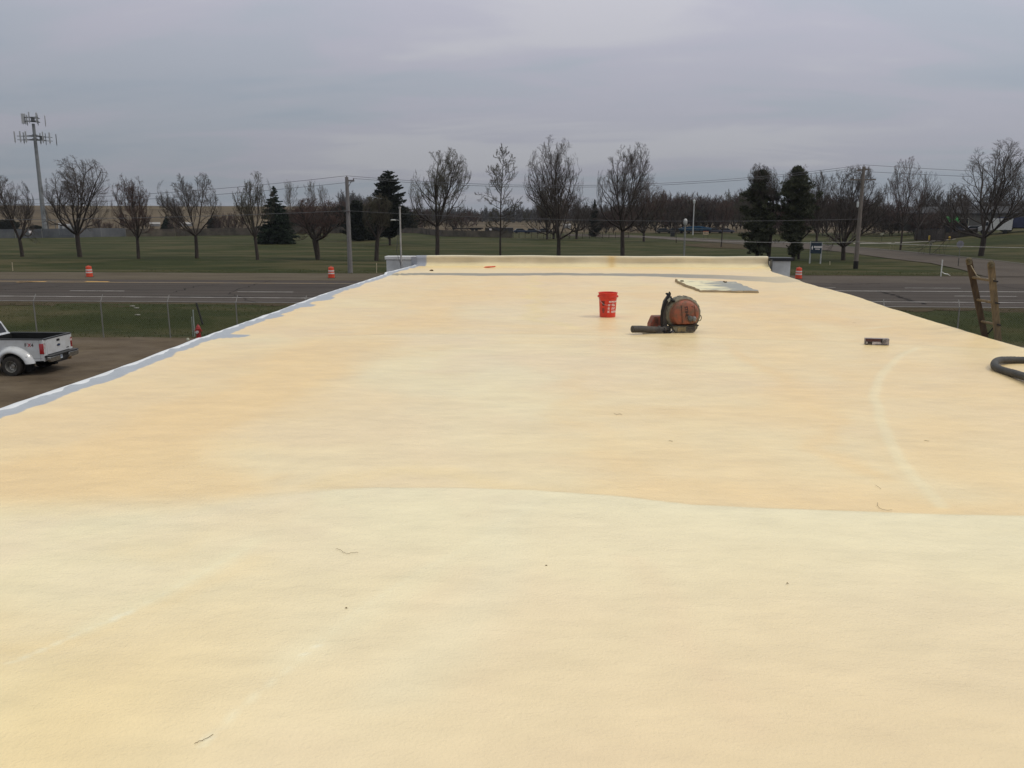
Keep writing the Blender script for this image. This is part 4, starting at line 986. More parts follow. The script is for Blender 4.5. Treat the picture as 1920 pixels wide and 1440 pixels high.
# back of a stop sign
b = g(1796, 500); t = up(1792.5, 458, b); o = thing('road_sign', 'grey back of an octagonal road sign on a post beside the side street', 'road sign', b)
h = t.z - b.z
m = MB(); m.prism([(.38 * math.cos(R(22.5 + 45 * i)), h + .38 * math.sin(R(22.5 + 45 * i))) for i in range(8)], -.012, .012); m.build('plate', mat('grey_sign_back', (.20, .195, .22), .5), o)
m = MB(); m.box((0, -.03, .45), (.06, .05, .9)); m.build('lower_post', mat('dark_steel', (.03, .03, .028), .6), o)
m = MB(); m.box((0, -.03, h / 2 + .35), (.045, .04, h - .4)); m.box((0, -.03, h), (.6, .03, .03)); m.build('post', mat('sign_steel', (.19, .19, .17), .5), o)
b = g(1743, 477); o = thing('small_sign', 'small pale notice on a dark post in the grass across the side street', 'sign', b); h = up(1743, 457, b).z - b.z
m = MB(); m.box((0, 0, h / 2), (.07, .07, h)); m.build('post', mat('dark_steel', (.03, .03, .028), .6), o)
m = MB(); m.box((0, -.05, h), (.42, .03, .5)); m.build('plate', mat('pale_notice', (.36, .35, .25), .6), o)
m = MB(); m.box((-.05, -.07, h + .08), (.18, .01, .06)); m.box((.05, -.07, h - .08), (.14, .01, .14)); m.build('symbol', mat('dark_symbol', (.05, .05, .045), .6), o)
b = g(1672, 469.5); o = thing('small_sign', 'small yellowish board on two thin legs left of the leaning forked tree', 'sign', b); h = up(1673, 456, b).z - b.z
m = MB(); m.tube([(-.25, 0, 0), (-.25, 0, h)], .03, 4); m.tube([(.2, 0, 0), (.2, 0, h)], .03, 4); m.build('legs', mat('yellow_leg', (.25, .24, .12), .6), o)
m = MB(); m.box((.08, -.03, h), (.55, .03, .32)); m.build('plate', mat('pale_notice', (.36, .35, .25), .6), o)
b = g(1653, 452); o = thing('small_sign', 'tiny pale sign on a short post at the edge of the far pavement', 'sign', b)
m = MB(); m.tube([(0, 0, 0), (0, 0, 1.3)], .04, 4); m.build('post', mat('dark_steel', (.03, .03, .028), .6), o)
m = MB(); m.box((0, -.03, 1.45), (.75, .03, .4), (0, R(-15), 0)); m.build('plate', mat('pale_notice', (.36, .35, .25), .6), o)
for px, lab in [(1742, 'yellow bollard in front of the brown enclosure, the left one of two'), (1780, 'yellow bollard at the grass slope, the right one of two')]:
    b = g(px, 451.5 if px < 1760 else 450); m = MB(); hh = up(px, 441.5 if px < 1760 else 443, b).z - b.z; m.lathe([(.16, 0), (.16, hh - .1), (.1, hh), (0, hh)], 10); o = m.build('bollard', mat('bollard_yellow', (.50, .33, .03), .5)); o.location = b; tag(o, lab, 'bollard', 'yellow bollards by the enclosure')
b = g(1323, 447); o = thing('small_sign', 'cream site sign with an orange top edge near the parked vehicles', 'sign', b); h = up(1323, 437, b).z - b.z
m = MB(); m.box((0, 0, h), (1.25, .05, .75)); m.build('plate', mat('cream_board', (.46, .36, .24), .6), o)
m = MB(); m.box((0, -.005, h + .40), (1.27, .06, .14)); m.build('top_edge', mat('orange_edge', (.35, .06, .02), .6), o)
m = MB(); m.box((-.2, -.035, h), (.25, .01, .35)); m.box((.28, -.035, h - .05), (.22, .01, .3)); m.build('lettering', mat('brown_mark', (.12, .08, .05), .6), o)
m = MB(); m.tube([(-.5, 0, 0), (-.5, 0, h - .3)], .04, 4); m.tube([(.5, 0, 0), (.5, 0, h - .3)], .04, 4); m.build('legs', mat('dark_steel', (.03, .03, .028), .6), o)
b = g(1261, 443.5); m = MB(); m.prism([(-.5, 0), (.5, 0), (.55, 1.0), (-.55, 1.0)], -.4, .4); m.box((0, 0, 1.04), (1.15, .9, .08)); o = m.build('rubbish_bin', mat('black_bin', (.015, .014, .016), .5), bevel=.03); o.location = b; tag(o, 'black rubbish bin at the edge of the winding side street', 'bin')
# lamps and utility poles
def pole(name, lab, px, py, top, r0, r1, m_, cat='pole', parent=None):
    b = g(px, py); t = up(top[0], top[1], b); o = thing(name, lab, cat, b); m = MB(); h = t.z - b.z
    m.tube([(0, 0, -.2), (0, 0, h * .5), (0, 0, h)], [r0, (r0 + r1) / 2, r1], 12); m.build('pole', m_, o); return o, b, h
PG = mat('grey_pole_wood', (.21, .20, .195), .8, scale=3, stretch=(5, 5, .6), col2=(.13, .12, .115), bump=.3); PB = mat('brown_pole_wood', (.20, .175, .15), .85, scale=3, stretch=(5, 5, .6), col2=(.11, .09, .075), bump=.3)
INS = mat('insulator', (.12, .10, .10), .3)
u1, B1, H1 = pole('utility_pole', 'tall grey wooden utility pole left of the roof corner', 657, 512, (650, 332), .235, .15, PG, 'utility pole')
m = MB(); m.box((.32, 0, H1 - .32), (.75, .12, .14)); m.build('crossarm', PG, u1)
for x in (.0, .62): m = MB(); m.lathe([(.04, H1 - (.25 if x else .02)), (.06, H1 - (.18 if x else -.05)), (.03, H1 - (.1 if x else -.12)), (0, H1 - (.08 if x else -.14))], 8, c=(x, 0, 0)); m.build('insulator', INS, u1)
m = MB(); m.tube([(.12, -.05, H1 - .9), (.42, -.02, H1 - .38)], .03, 5); m.build('brace', INS, u1)
m = MB(); m.box((.0, -.2, H1 - 3.05), (.55, .10, .08)); m.build('cable_clamp', INS, u1)
u3, B3, H3 = pole('utility_pole', 'weathered brown utility pole with two crossarms right of the dark blue sign', 1604, 504, (1617.5, 312), .23, .14, PB, 'utility pole')
m = MB(); m.box((-.05, 0, H3 - .32), (1.15, .12, .14), (0, R(-5), 0)); m.build('crossarm', PB, u3)
m = MB(); m.box((.0, 0, H3 - 1.25), (2.45, .12, .12)); m.build('crossarm', PB, u3)
for x, dz in ((-.5, -.18), (.48, -.10), (0, .12), (-1.1, -1.1), (1.05, -1.42), (.6, -1.42)): m = MB(); m.lathe([(.035, H3 + dz - .08), (.06, H3 + dz - .02), (.03, H3 + dz + .05), (0, H3 + dz + .06)], 8, c=(x, 0, 0)); m.build('insulator', INS, u3)
m = MB(); m.lathe([(.24, -.2), (.24, .75), (.2, .78)], 10); m.build('base_sleeve', mat('dark_sleeve', (.02, .018, .016), .8), u3)
m = MB(); m.lathe([(0, H3 - 3.9), (.10, H3 - 3.85), (.12, H3 - 3.5), (.1, H3 - 3.35), (0, H3 - 3.3)], 10, c=(-.28, 0, 0)); m.build('meter_box', mat('pale_lamp', (.6, .62, .60), .4), u3)
st_, b, h = pole('street_lamp', 'grey lamp post with a rounded head behind the far parapet', 1282, 492, (1283.5, 420), .10, .09, mat('concrete_pole', (.22, .22, .205), .8, scale=6), 'street lamp')
m = MB(); m.lathe([(.10, h - .15), (.20, h), (.235, h + .25), (.20, h + .45), (.10, h + .57), (0, h + .6)], 16); m.build('lamp_head', mat('frosted_globe', (.42, .42, .40), .35), st_)
st_, b, h = pole('street_lamp', 'slim white lamp post in front of the distant bare trees', 1299, 441, (1301, 382), .16, .13, mat('white_pole', (.46, .46, .45), .6), 'street lamp')
m = MB(); m.tube([(0, 0, h), (0, 0, h + .2), (0, 0, h + .9), (0, 0, h + 1.1)], [.15, .3, .32, .15], 10); m.build('lamp_head', mat('pale_lamp', (.6, .62, .60), .4), st_)
# overhead lines
WR = mat('overhead_wire', (.10, .10, .11), .6)
def wire(a, b, sag, r, lab, m_=WR, n=24):
    a, b = Vector(a), Vector(b); P = [a.lerp(b, i / n) - Vector((0, 0, sag * 4 * (i / n) * (1 - i / n))) for i in range(n + 1)]
    m = MB(); m.tube(P, r, 4, cap=False); tag(m.build('power_line', m_, smooth_=False), lab, 'cable', 'overhead lines along the road')
topA = B1 + Vector((0, 0, H1 + .12)); topB = B1 + Vector((.62, 0, H1 - .12)); tC = B3 + Vector((0, 0, H3 + .15)); tD = B3 + Vector((-.5, 0, H3 - .12)); tE = B3 + Vector((.48, 0, H3 - .05))
farL = Vector((-100, B1.y, topA.z)); farR = Vector((100, B3.y + 2, tC.z))
wire(farL, topA, 2.2, .016, 'upper overhead line running left from the grey utility pole'); wire(farL - Vector((0, 0, .45)), topB - Vector((0, 0, .3)), 2.1, .016, 'lower overhead line running left from the grey utility pole')
wire(topA, tC, 1.35, .016, 'upper overhead line between the two utility poles'); wire(topB, tD, 1.25, .016, 'lower overhead line between the two utility poles')
wire(tC, farR, 1.2, .016, 'upper overhead line running right from the brown utility pole'); wire(tE - Vector((0, 0, .45)), farR - Vector((0, 0, .6)), 1.0, .016, 'lower overhead line running right from the brown utility pole')
wire(B1 + Vector((0, -.2, H1 - 3.0)), farL - Vector((0, 0, 3.0)), .9, .020, 'dark telephone cable running left below the power lines')
wire(B1 + Vector((0, -.2, H1 - 3.0)), B3 + Vector((0, -.2, H3 - 5.0)), .5, .014, 'dark telephone cable between the two utility poles')
wire(B3 + Vector((0, -.25, H3 - 7.2)), B3 + Vector((50, 0, H3 - 6.4)), .9, .022, 'pale low cable running right past the side street', mat('pale_cable', (.32, .31, .29), .6))
wire(B3 + Vector((0, -.25, H3 - 7.2)), B3 + Vector((-20, 12, H3 - 7.0)), .3, .022, 'pale low cable running left from the brown utility pole', mat('pale_cable', (.32, .31, .29), .6))
# ================================================================ WHITE DUALLY PICKUP
def truck():
    PT = mat('white_car_paint', (0.56, 0.58, 0.60), 0.22, scale=3, col2=(0.47, 0.475, 0.47), coat=0.6)
    BK = mat('black_trim', (0.018, 0.018, 0.018), 0.5); LN = mat('bed_liner', (0.014, 0.014, 0.014), 0.8, bump=.2)
    GL = mat('tinted_glass', (0.010, 0.012, 0.012), 0.05, var=0); CH = mat('dull_chrome', (0.42, 0.42, 0.40), 0.25, metal=0.9, scale=8)
    TY = mat('dusty_tyre', (0.040, 0.036, 0.032), 0.85, scale=8, bump=.2); RM = mat('steel_rim', (0.36, 0.35, 0.32), 0.4, metal=0.6, scale=12, var=.25)
    RD = mat('tail_lens', (0.30, 0.008, 0.010), 0.15, var=.05, coat=.5)
    t = thing('pickup_truck', 'white dual rear wheel pickup truck parked on the gravel lot at far left', 'pickup truck', (0, 0, 0))
    ax, R0, yw = 1.45, 0.53, 1.0
    for s in (1, -1):
        arch = [(ax + R0 * math.cos(a), .42 + R0 * math.sin(a)) for a in np.linspace(math.pi - .25, .25, 18)]
        poly = [(.24, .60), (.24, 1.43), (2.72, 1.43), (2.72, .58)] + arch[::-1]
        m = MB(); m.prism(poly, s * .93, s * 1.0); o = m.build('bed_side', PT, t, bevel=.008)
        m = MB(); m.box((1.48, s * .955, 1.445), (2.52, .13, .035)); m.build('rail_cap', BK, t, bevel=.006)
        m = MB(); m.box((1.48, s * 1.003, 1.345), (2.40, .008, .02)); m.build('body_line', PT, t)
        m = MB(); m.box((2.735, s * .96, 1.02), (.030, .10, .86)); m.build('cab_gap', LN, t)
        m = MB(); m.box((.36, s * 1.0035, 1.02), (.010, .006, .80)); m.build('panel_seam', mat('seam_grey', (.20, .20, .20), .6), t)
        m = MB(); m.box((1.0, s * 1.003, .70), (1.4, .005, .012)); m.build('lower_seam', mat('seam_grey', (.20, .20, .20), .6), t)
        # dual-wheel fender flare
        prof = [(.50, 1.10), (.515, 1.215), (.54, 1.235), (.60, 1.225), (.68, 1.17), (.745, 1.07), (.775, .995)]
        vs = []; k = 30
        for i in range(k + 1):
            a = math.pi * (1.10 - 1.20 * i / k); f = 1 + .13 * max(0, -math.cos(a) ) ** 3 * 0 + .12 * max(0, math.cos(math.pi - a)) ** 2
            for (r, y) in prof: vs.append((ax - (r - (.10 if 0 else 0)) * math.cos(math.pi - a) * f, s * y, max(.50, .42 + r * .98 * math.sin(a))))
        n = len(prof); m = MB(); m.add(vs, [(i * n + j, i * n + j + 1, (i + 1) * n + j + 1, (i + 1) * n + j) for i in range(k) for j in range(n - 1)]); m.build('fender_flare', PT, t, ang=60)
        m = MB(); m.lathe([(0, s * 1.232), (.02, s * 1.23)], 8, 'Y', (.80, 0, .78)); m.build('marker_lamp', BK, t)
        m = MB(); m.box((ax, s * .80, .55), (1.2, .26, .8)); m.build('wheel_well', LN, t)
        # tail lamp
        m = MB(); m.prism([(.93, .86), (1.012, .86), (1.016, 1.25), (.99, 1.30), (.86, 1.30), (.84, 1.22), (.86, .88)] if s > 0 else [(-a, b) for a, b in [(.93, .86), (1.012, .86), (1.016, 1.25), (.99, 1.30), (.86, 1.30), (.84, 1.22), (.86, .88)]], .205, .38, 'YZ'); tl = m.build('tail_light', RD, t, bevel=.015)
        m = MB(); m.box((.203, s * .93, 1.17), (.012, .11, .09)); m.build('reverse_lens', mat('clear_lens', (.65, .50, .48), .15), tl, bevel=.01)
        m = MB(); m.box((.23, s * .88, 1.0), (.05, .235, .86)); m.build('corner_pillar', PT, t, bevel=.012)
        # wheels
        for (wx, ys) in ((ax, (1.13, .86)), (5.82, (.98,))):
            for q, yy in enumerate(ys):
                w = MB(); w.lathe([(.235, -.115), (.30, -.12), (.37, -.11), (.397, -.07), (.40, 0), (.397, .07), (.37, .11), (.30, .12), (.235, .115)], 36, 'Y', (wx, s * yy, .40), cap=False); wo_ = w.build('wheel', TY, t, ang=45)
                if q == 0:
                    d = -.11 if wx == ax else .03
                    w = MB(); w.lathe([(.235, s * .112), (.228, s * .112), (.205, s * .05), (.195, s * (d + .03)), (.15, s * d), (.085, s * (d + .02)), (.080, s * (d + .10)), (0, s * (d + .11))], 30, 'Y', (wx, s * yy, .40), cap=False); w.build('rim', RM, wo_)
                    w = MB()
                    for i in range(8):
                        a = i * math.pi / 4; w.lathe([(.026, s * (d + .012)), (0, s * (d + .014))], 8, 'Y', (wx + .165 * math.cos(a), s * yy, .40 + .165 * math.sin(a)))
                    w.build('rim_holes', BK, wo_)
    # tailgate
    m = MB(); m.box((.225, 0, 1.115), (.065, 1.53, .61)); tg = m.build('tailgate', PT, t, bevel=.015)
    m = MB(); m.box((.235, 0, 1.44), (.11, 1.90, .05)); m.build('gate_trim', BK, tg, bevel=.01)
    m = MB(); m.box((.190, 0, 1.30), (.012, .21, .095)); m.build('handle', BK, tg, bevel=.01); m = MB(); m.box((.183, 0, 1.31), (.014, .12, .04)); m.build('handle_pull', mat('gloss_black', (.05, .05, .055), .1), tg)
    m = MB(); m.lathe([(.0, .178), (.118, .180), (.125, .192)], 24, 'X', (0, 0, 1.10), (1, .42)); m.build('emblem_ring', CH, tg)
    m = MB(); m.lathe([(.0, .174), (.100, .176), (.105, .184)], 24, 'X', (0, 0, 1.10), (1, .38)); m.build('emblem', mat('emblem_blue', (.02, .04, .10), .3), tg)
    m = MB(); m.box((.190, -.62, .905), (.008, .16, .035)); m.build('badge', BK, tg)
    # bed interior
    m = MB(); m.box((1.48, 0, .86), (2.46, 1.84, .04)); m.build('bed_floor', LN, t)
    for s in (1, -1): m = MB(); m.box((1.48, s * .90, 1.14), (2.46, .05, .56)); m.build('bed_lining', LN, t)
    m = MB(); m.box((.275, 0, 1.13), (.03, 1.50, .56)); m.build('bed_lining', LN, t)
    m = MB(); m.box((2.69, 0, 1.12), (.05, 1.9, .62)); m.build('bed_lining', LN, t)
    m = MB(); m.box((1.6, 0, .66), (2.9, 1.2, .25)); m.box((1.42, 0, .42), (.10, 1.7, .10)); m.build('chassis', BK, t)
    # bumper
    m = MB(); m.box((.08, 0, .775), (.26, 1.98, .05)); m.box((.10, 0, .64), (.16, .62, .24)); m.build('bumper_step', BK, t, bevel=.012)
    for s in (1, -1): m = MB(); m.prism([(s * .30, .53), (s * .96, .55), (s * 1.01, .62), (s * 1.01, .745), (s * .30, .745)], -.035, .10, 'YZ'); m.build('bumper', CH, t, bevel=.02)
    m = MB(); m.box((.012, .20, .66), (.012, .20, .16)); m.build('licence_plate', mat('plate_white', (.50, .56, .60), .4, scale=60, var=.15), t)
    m = MB(); m.box((.004, .20, .66), (.004, .13, .05)); m.build('plate_mark', mat('plate_print', (.16, .20, .30), .4), t)
    m = MB(); m.box((.02, -.30, .50), (.22, .07, .07)); m.tube([(-.09, -.30, .51), (-.09, -.30, .60)], .028, 8); m.build('tow_hitch', mat('rusty_hitch', (.20, .12, .05), .5, metal=.4), t)
    m = MB(); m.box((.10, -.02, .49), (.12, .9, .08)); m.build('hitch_bar', BK, t)
    # cab
    m = MB(); m.prism([(2.77, .58), (2.77, 1.46), (5.35, 1.46), (6.85, 1.34), (7.0, 1.2), (7.02, .58), (6.40, .58), (6.30, .85), (5.82, .98), (5.35, .85), (5.24, .58)], -.985, .985); m.build('cab_body', PT, t, bevel=.04)
    vs = []; lo = [(2.80, .97), (5.30, .97), (5.30, -.97), (2.80, -.97)]; hi = [(2.98, .78), (4.60, .78), (4.60, -.78), (2.98, -.78)]
    vs = [(x, y, 1.44) for x, y in lo] + [(x, y, 1.97) for x, y in hi]
    m = MB(); m.add(vs, [(0, 1, 5, 4), (1, 2, 6, 5), (2, 3, 7, 6), (3, 0, 4, 7), (4, 5, 6, 7)]); gh = m.build('cab_roof', PT, t, bevel=.05)
    def onside(u0, u1, w0, w1, s, off=.012):
        vs = []
        for (u, w) in ((u0, w0), (u1, w0), (u1, w1), (u0, w1)):
            xa = lo[0][0] + (lo[1][0] - lo[0][0]) * u; xb = hi[0][0] + (hi[1][0] - hi[0][0]) * u
            vs.append((xa + (xb - xa) * w, s * (.97 - .19 * w + off), 1.44 + .53 * w))
        return vs
    for s in (1, -1):
        for u0, u1 in ((.07, .42), (.47, .90)):
            m = MB(); m.add(onside(u0, u1, .10, .82, s), [(0, 1, 2, 3)]); m.build('window', GL, t)
        m = MB(); m.box((4.9, s * 1.15, 1.5), (.12, .25, .30)); m.build('mirror', BK, t, bevel=.03)
    m = MB(); m.add([(2.80 + .18 * w - .012, y * (.97 - .19 * w) / .97, 1.44 + .53 * w) for (y, w) in ((.80, .12), (-.80, .12), (-.80, .85), (.80, .85))], [(0, 1, 2, 3)]); m.build('rear_window', GL, t)
    m = MB(); m.add([(5.32 - .70 * w, y * (.97 - .19 * w) / .97, 1.46 + .53 * w) for (y, w) in ((.85, .08), (-.85, .08), (-.85, .9), (.85, .9))], [(0, 1, 2, 3)]); m.build('windscreen', GL, t)
    # side decal
    def side_text(txt, x0, z0, size, mt, off=.0015):
        v, f = text_mb(txt, size, 0, .008); m = MB(); m.add([(x0 - x, 1.0 + off, z0 + y) for x, y, z in v], f); m.build('decal', mt, t, smooth_=False)
    side_text('F', .96, 1.16, .18, mat('decal_black', (.05, .03, .03), .5)); side_text('X', .83, 1.16, .18, mat('decal_red', (.45, .04, .05), .5)); side_text('4', .69, 1.16, .18, mat('decal_black', (.05, .03, .03), .5))
    return t
tk = truck()
TRS = 0.96
w0 = gz(24, 706, 0.0)      # near rear wheel contact
hd = R(181.5)
off = Matrix.Rotation(hd, 3, 'Z') @ Vector((1.45, 1.20, 0)) * TRS
tk.location = (w0.x - off.x, w0.y - off.y, 0.0); tk.rotation_euler = (0, 0, hd); tk.scale = (TRS,) * 3

# ================================================================ FAR PROPERTY: fences, vehicles, buildings
def facing(p):      # rotation so that local -y faces the camera side
    return math.atan2(p.x, p.y) * -1 + 0.0
def picket(name, lab, pts, h, m_, gap=.03, bw=.14, post_m=None, jit=.06, seed=1):
    rs = random.Random(seed); P = [g(*q) for q in pts]; o = thing(name, lab, 'fence', (0, 0, 0)); mb = MB(); d = 0
    for a, b in zip(P, P[1:]):
        L = (b - a).length; n = int(L / (bw + gap)); ux = (b - a) / L; ang = math.atan2(ux.y, ux.x)
        for i in range(n):
            q = a + ux * (i * (bw + gap)); z = float(terrain(q.x, q.y)); hh = h + rs.uniform(-jit, jit)
            mb.box((q.x, q.y + rs.uniform(-.01, .01), z + hh / 2), (bw, .03, hh), (0, 0, ang))
        k = int(L / 6)
        for i in range(k + 1):
            q = a + ux * (L * i / max(1, k)); z = float(terrain(q.x, q.y)); pm = MB(); pm.box((q.x, q.y - .08, z + h / 2 + .03), (.13, .11, h + .1), (0, 0, ang)); pm.build('post', post_m or m_, o)
    mb.build('boards', m_, o, smooth_=False); return o
FW = mat('weathered_fence_wood', (.120, .100, .082), .9, scale=.35, col2=(.045, .040, .035)); FD = mat('dark_fence_wood', (.040, .032, .028), .9, scale=.5)
FS = mat('slatted_grey_fence', (.125, .130, .140), .7, scale=.3, col2=(.075, .080, .088)); FPc = mat('fence_post_metal', (.20, .20, .20), .6)
picket('slatted_fence', 'blue grey slatted fence round the cell tower compound at far left', [(-60, 447), (30, 446.5), (80, 446), (140, 445.5), (238, 443.5)], 2.1, FS, .04, .20, FPc, .01)
picket('wooden_fence', 'long weathered wooden fence behind the lawn on the left', [(238, 443.6), (330, 442.8), (480, 441.5), (545, 438), (640, 437.5), (730, 437)], 1.9, FW, seed=2)
picket('wooden_fence', 'weathered wooden fence section right of the tall narrow conifer', [(745, 437), (790, 438), (830, 443.5), (962, 446)], 1.55, FW, seed=3)
def openfence(lab, pts, h, n, m_, cat='fence'):
    P = [g(*q) for q in pts]; o = thing('post_fence', lab, cat, (0, 0, 0)); L = sum((b - a).length for a, b in zip(P, P[1:])); allp = []
    for a, b in zip(P, P[1:]):
        k = max(1, int(n * (b - a).length / L))
        for i in range(k): q = a.lerp(b, i / k); allp.append(Vector((q.x, q.y, float(terrain(q.x, q.y)))))
    for q in allp: mb = MB(); mb.tube([q, q + Vector((0, 0, h))], .05, 5); mb.build('post', m_, o)
    for z in (h * .95, h * .5, .15): mb = MB(); mb.tube([q + Vector((0, 0, z)) for q in allp], .02, 4, cap=False); mb.build('rail', m_, o)
openfence('dark post and wire fence in front of the parked blue vehicles in the centre', [(962, 446.5), (1080, 447.5), (1190, 447)], 1.4, 20, mat('dark_post', (.035, .032, .03), .9))
TY2 = mat('far_tyre', (.02, .02, .02), .9); GL2 = mat('far_glass', (.02, .025, .03), .1)
def car(px, py, col, lab, rz=0.0, L=4.6, kind='car', group='parked vehicles in the distance', sc=1.0, cat=None):
    p = g(px, py); c = thing('parked_' + kind, lab, cat or kind, p, facing(p) + rz, group, sc)
    pm = mat('paint_%02x%02x%02x' % tuple(int(v * 255) for v in col), col, .3, coat=.4, var=.05)
    m = MB(); m.prism([(-L / 2, .35), (-L / 2, .85), (-L / 2 + .15, .95), (-L * .22, .98), (L * .33, .95), (L / 2 - .05, .80), (L / 2, .35)], -.88, .88); m.build('body', pm, c, bevel=.05)
    m = MB(); m.prism([(-L * .40, .95), (-L * .32, 1.42), (L * .10, 1.45), (L * .26, .95)], -.74, .74); m.build('cabin', GL2, c, bevel=.04)
    m = MB(); m.prism([(-L * .32, 1.42), (-L * .30, 1.47), (L * .08, 1.49), (L * .11, 1.44)], -.72, .72); m.build('roof', pm, c)
    for x in (-L * .31, L * .32):
        for s in (-1, 1): m = MB(); m.lathe([(0, s * .90), (.2, s * .90), (.33, s * .87), (.33, s * .70)], 14, 'Y', (x, 0, .33)); m.build('wheel', TY2, c)
    return c
car(977, 437.5, (.016, .026, .055), 'blue car parked behind the post fence, nearest the bare narrow tree', .1, sc=.95)
car(1000, 438, (.012, .02, .042), 'darker blue car parked in the middle of the blue pair', -.1, sc=.95)
car(1022, 437.5, (.010, .012, .020), 'dark navy car at the right end of the parked row behind the bare double tree', .05, sc=.95)
def trailer(px, py, L, H, z0, col, lab, wheels=True, mark=False, cat='trailer', name='trailer', rz=0, D=2.4):
    p = g(px, py); c = thing(name, lab, cat, p, facing(p) + rz, 'parked vehicles in the distance'); pm = mat('panel_%02x%02x%02x' % tuple(int(v * 255) for v in col), col, .5, var=.15, scale=1)
    m = MB(); m.box((0, 0, z0 + H / 2), (L, D, H)); m.build('box', pm, c, bevel=.03)
    n = int(L / 1.2); m = MB()
    for i in range(n + 1): m.box((-L / 2 + L * i / n, -D / 2 - .02, z0 + H / 2), (.08, .05, H))
    m.build('ribs', pm, c)
    if wheels:
        for x in (-L * .35, -L * .35 + 1.1, L * .35): m = MB(); m.lathe([(0, -D / 2 + .1), (.45, -D / 2 + .1), (.5, -D / 2 + .2), (.5, -D / 2 + .45)], 14, 'Y', (x, 0, .5)); m.build('wheel', TY2, c)
        m = MB(); m.box((0, 0, z0 - .08), (L, .9, .16)); m.build('chassis', TY2, c)
    if mark: m = MB(); m.box((-L * .30, -D / 2 - .06, z0 + H * .62), (.8, .03, .55)); m.build('marking', WHT, c)
    return c
trailer(936, 437.5, 8.2, 1.35, .30, (.018, .016, .018), 'long low black trailer with a white square mark behind the narrow bare tree', True, True)
p = g(877, 435); c = thing('flat_trailer', 'long low flatbed trailer lying dark across the tan field left of the narrow bare tree', 'trailer', p, facing(p), 'parked vehicles in the distance')
m = MB(); m.box((0, 0, 1.15), (9.6, 2.3, .32)); m.box((2.5, 0, .9), (3.5, 2.2, .4)); m.build('deck', mat('dark_deck', (.016, .014, .014), .8), c)
m = MB(); m.box((-4.6, 0, 1.6), (.2, 2.2, .8)); m.build('headboard', mat('dark_deck', (.016, .014, .014), .8), c)
for x in (1.5, 2.7): m = MB(); m.lathe([(0, -1.1), (.45, -1.1), (.45, -.7)], 12, 'Y', (x, 0, .45)); m.build('wheel', TY2, c)
# blue boat / tarped row behind the winding street
p = g(1304, 438); c = thing('covered_boat', 'bright blue tarpaulin covered boat behind the slim white lamp post', 'boat', p, facing(p)); m = MB()
m.prism([(-4.6, .8), (-4.9, 1.5), (-3.2, 1.9), (1.0, 2.15), (3.6, 1.75), (4.6, 1.5), (4.0, .8)], -1.0, 1.0); m.build('tarpaulin', mat('blue_tarp', (.015, .065, .125), .85, scale=1, col2=(.008, .028, .055)), c, bevel=.2)
m = MB(); m.prism([(-4.9, 1.35), (-4.85, 1.55), (4.5, 1.45), (4.5, 1.3)], -1.03, -.98); m.build('stripe', mat('pale_tarp', (.13, .17, .20), .85), c)
m = MB(); m.box((0, 0, .6), (7, .8, .2)); m.build('cradle', TY2, c)
for x in (-2, 2.4): m = MB(); m.lathe([(0, -.9), (.38, -.9), (.38, -.6)], 12, 'Y', (x, 0, .38)); m.build('wheel', TY2, c)
for i, px in enumerate((1340, 1362, 1245, 1268)):
    car(px, 437.5, [(.03, .03, .05), (.05, .05, .08), (.02, .02, .022), (.03, .025, .025)][i], ['very dark blue car parked right of the cream site sign', 'dusky blue grey car parked behind the thin leaning tree', 'black car parked left of the rubbish bin under the bare trees', 'dark brown car parked between the rubbish bin and the grey lamp post'][i], .05 * i)
# right: enclosure, cars, white box truck, green load, navy trailer, grey hall
picket('enclosure_fence', 'dark brown board enclosure behind the yellow bollards', [(1714, 449), (1770, 452)], 2.1, FD, .01, .2, seed=6)
picket('enclosure_fence', 'low dark brown board fence running up the grass slope behind the yellow bollards', [(1771, 450), (1800, 445), (1835, 440)], 1.2, FD, .01, .2, seed=7)
def bluecar(px, py, lab, col, s=1.0):
    c = car(px, py, col, lab, .04, sc=s); m = MB(); m.box((0, -.89, .82), (3.6, .03, .10)); m.build('stripe', mat('pale_stripe', (.42, .46, .55), .5), c); return c
bluecar(1737, 436.5, 'blue car with a pale side stripe, left of the pair above the brown enclosure', (.05, .08, .20))
bluecar(1763, 436.5, 'blue car with a pale side stripe, right of the pair above the brown enclosure', (.03, .05, .19))
car(1812, 437.5, (.03, .025, .035), 'dark car parked under the bright green load', 0); car(1832, 438, (.14, .12, .13), 'grey car parked beside the big forked tree', .1)
p = g(1800, 437.5); c = thing('green_load', 'bright green heaped load behind the parked dark car on the right', 'load', p + Vector((0, 4, 0)), facing(p))
m = MB(); rs = random.Random(3)
for i in range(26): m.box((rs.uniform(-1.1, 1.1), rs.uniform(-.5, .5), rs.uniform(2.35, 3.5)), (rs.uniform(.4, .9), .5, rs.uniform(.3, .6)), (rs.uniform(-.5, .5), rs.uniform(-.5, .5), rs.uniform(-.5, .5)))
m.build('heap', mat('vivid_green', (.03, .38, .06), .5, scale=2, col2=(.12, .46, .16)), c); m = MB(); m.box((0, 0, 1.15), (3.2, 1.6, 2.2)); m.build('crate', mat('dark_crate', (.02, .018, .02), .8), c, bevel=.05)
p = g(1868, 439); c = thing('box_truck', 'white box truck parked above the grass slope left of the navy trailer', 'truck', p, facing(p) + .05)
WT2 = mat('far_white', (.52, .52, .50), .5)
m = MB(); m.box((.6, 0, 1.75), (3.4, 2.0, 2.0)); m.build('box', WT2, c, bevel=.04); m = MB(); m.box((.6, -.01, 2.72), (3.5, 2.06, .14)); m.build('top_edge', mat('bright_white', (.75, .75, .74), .4), c)
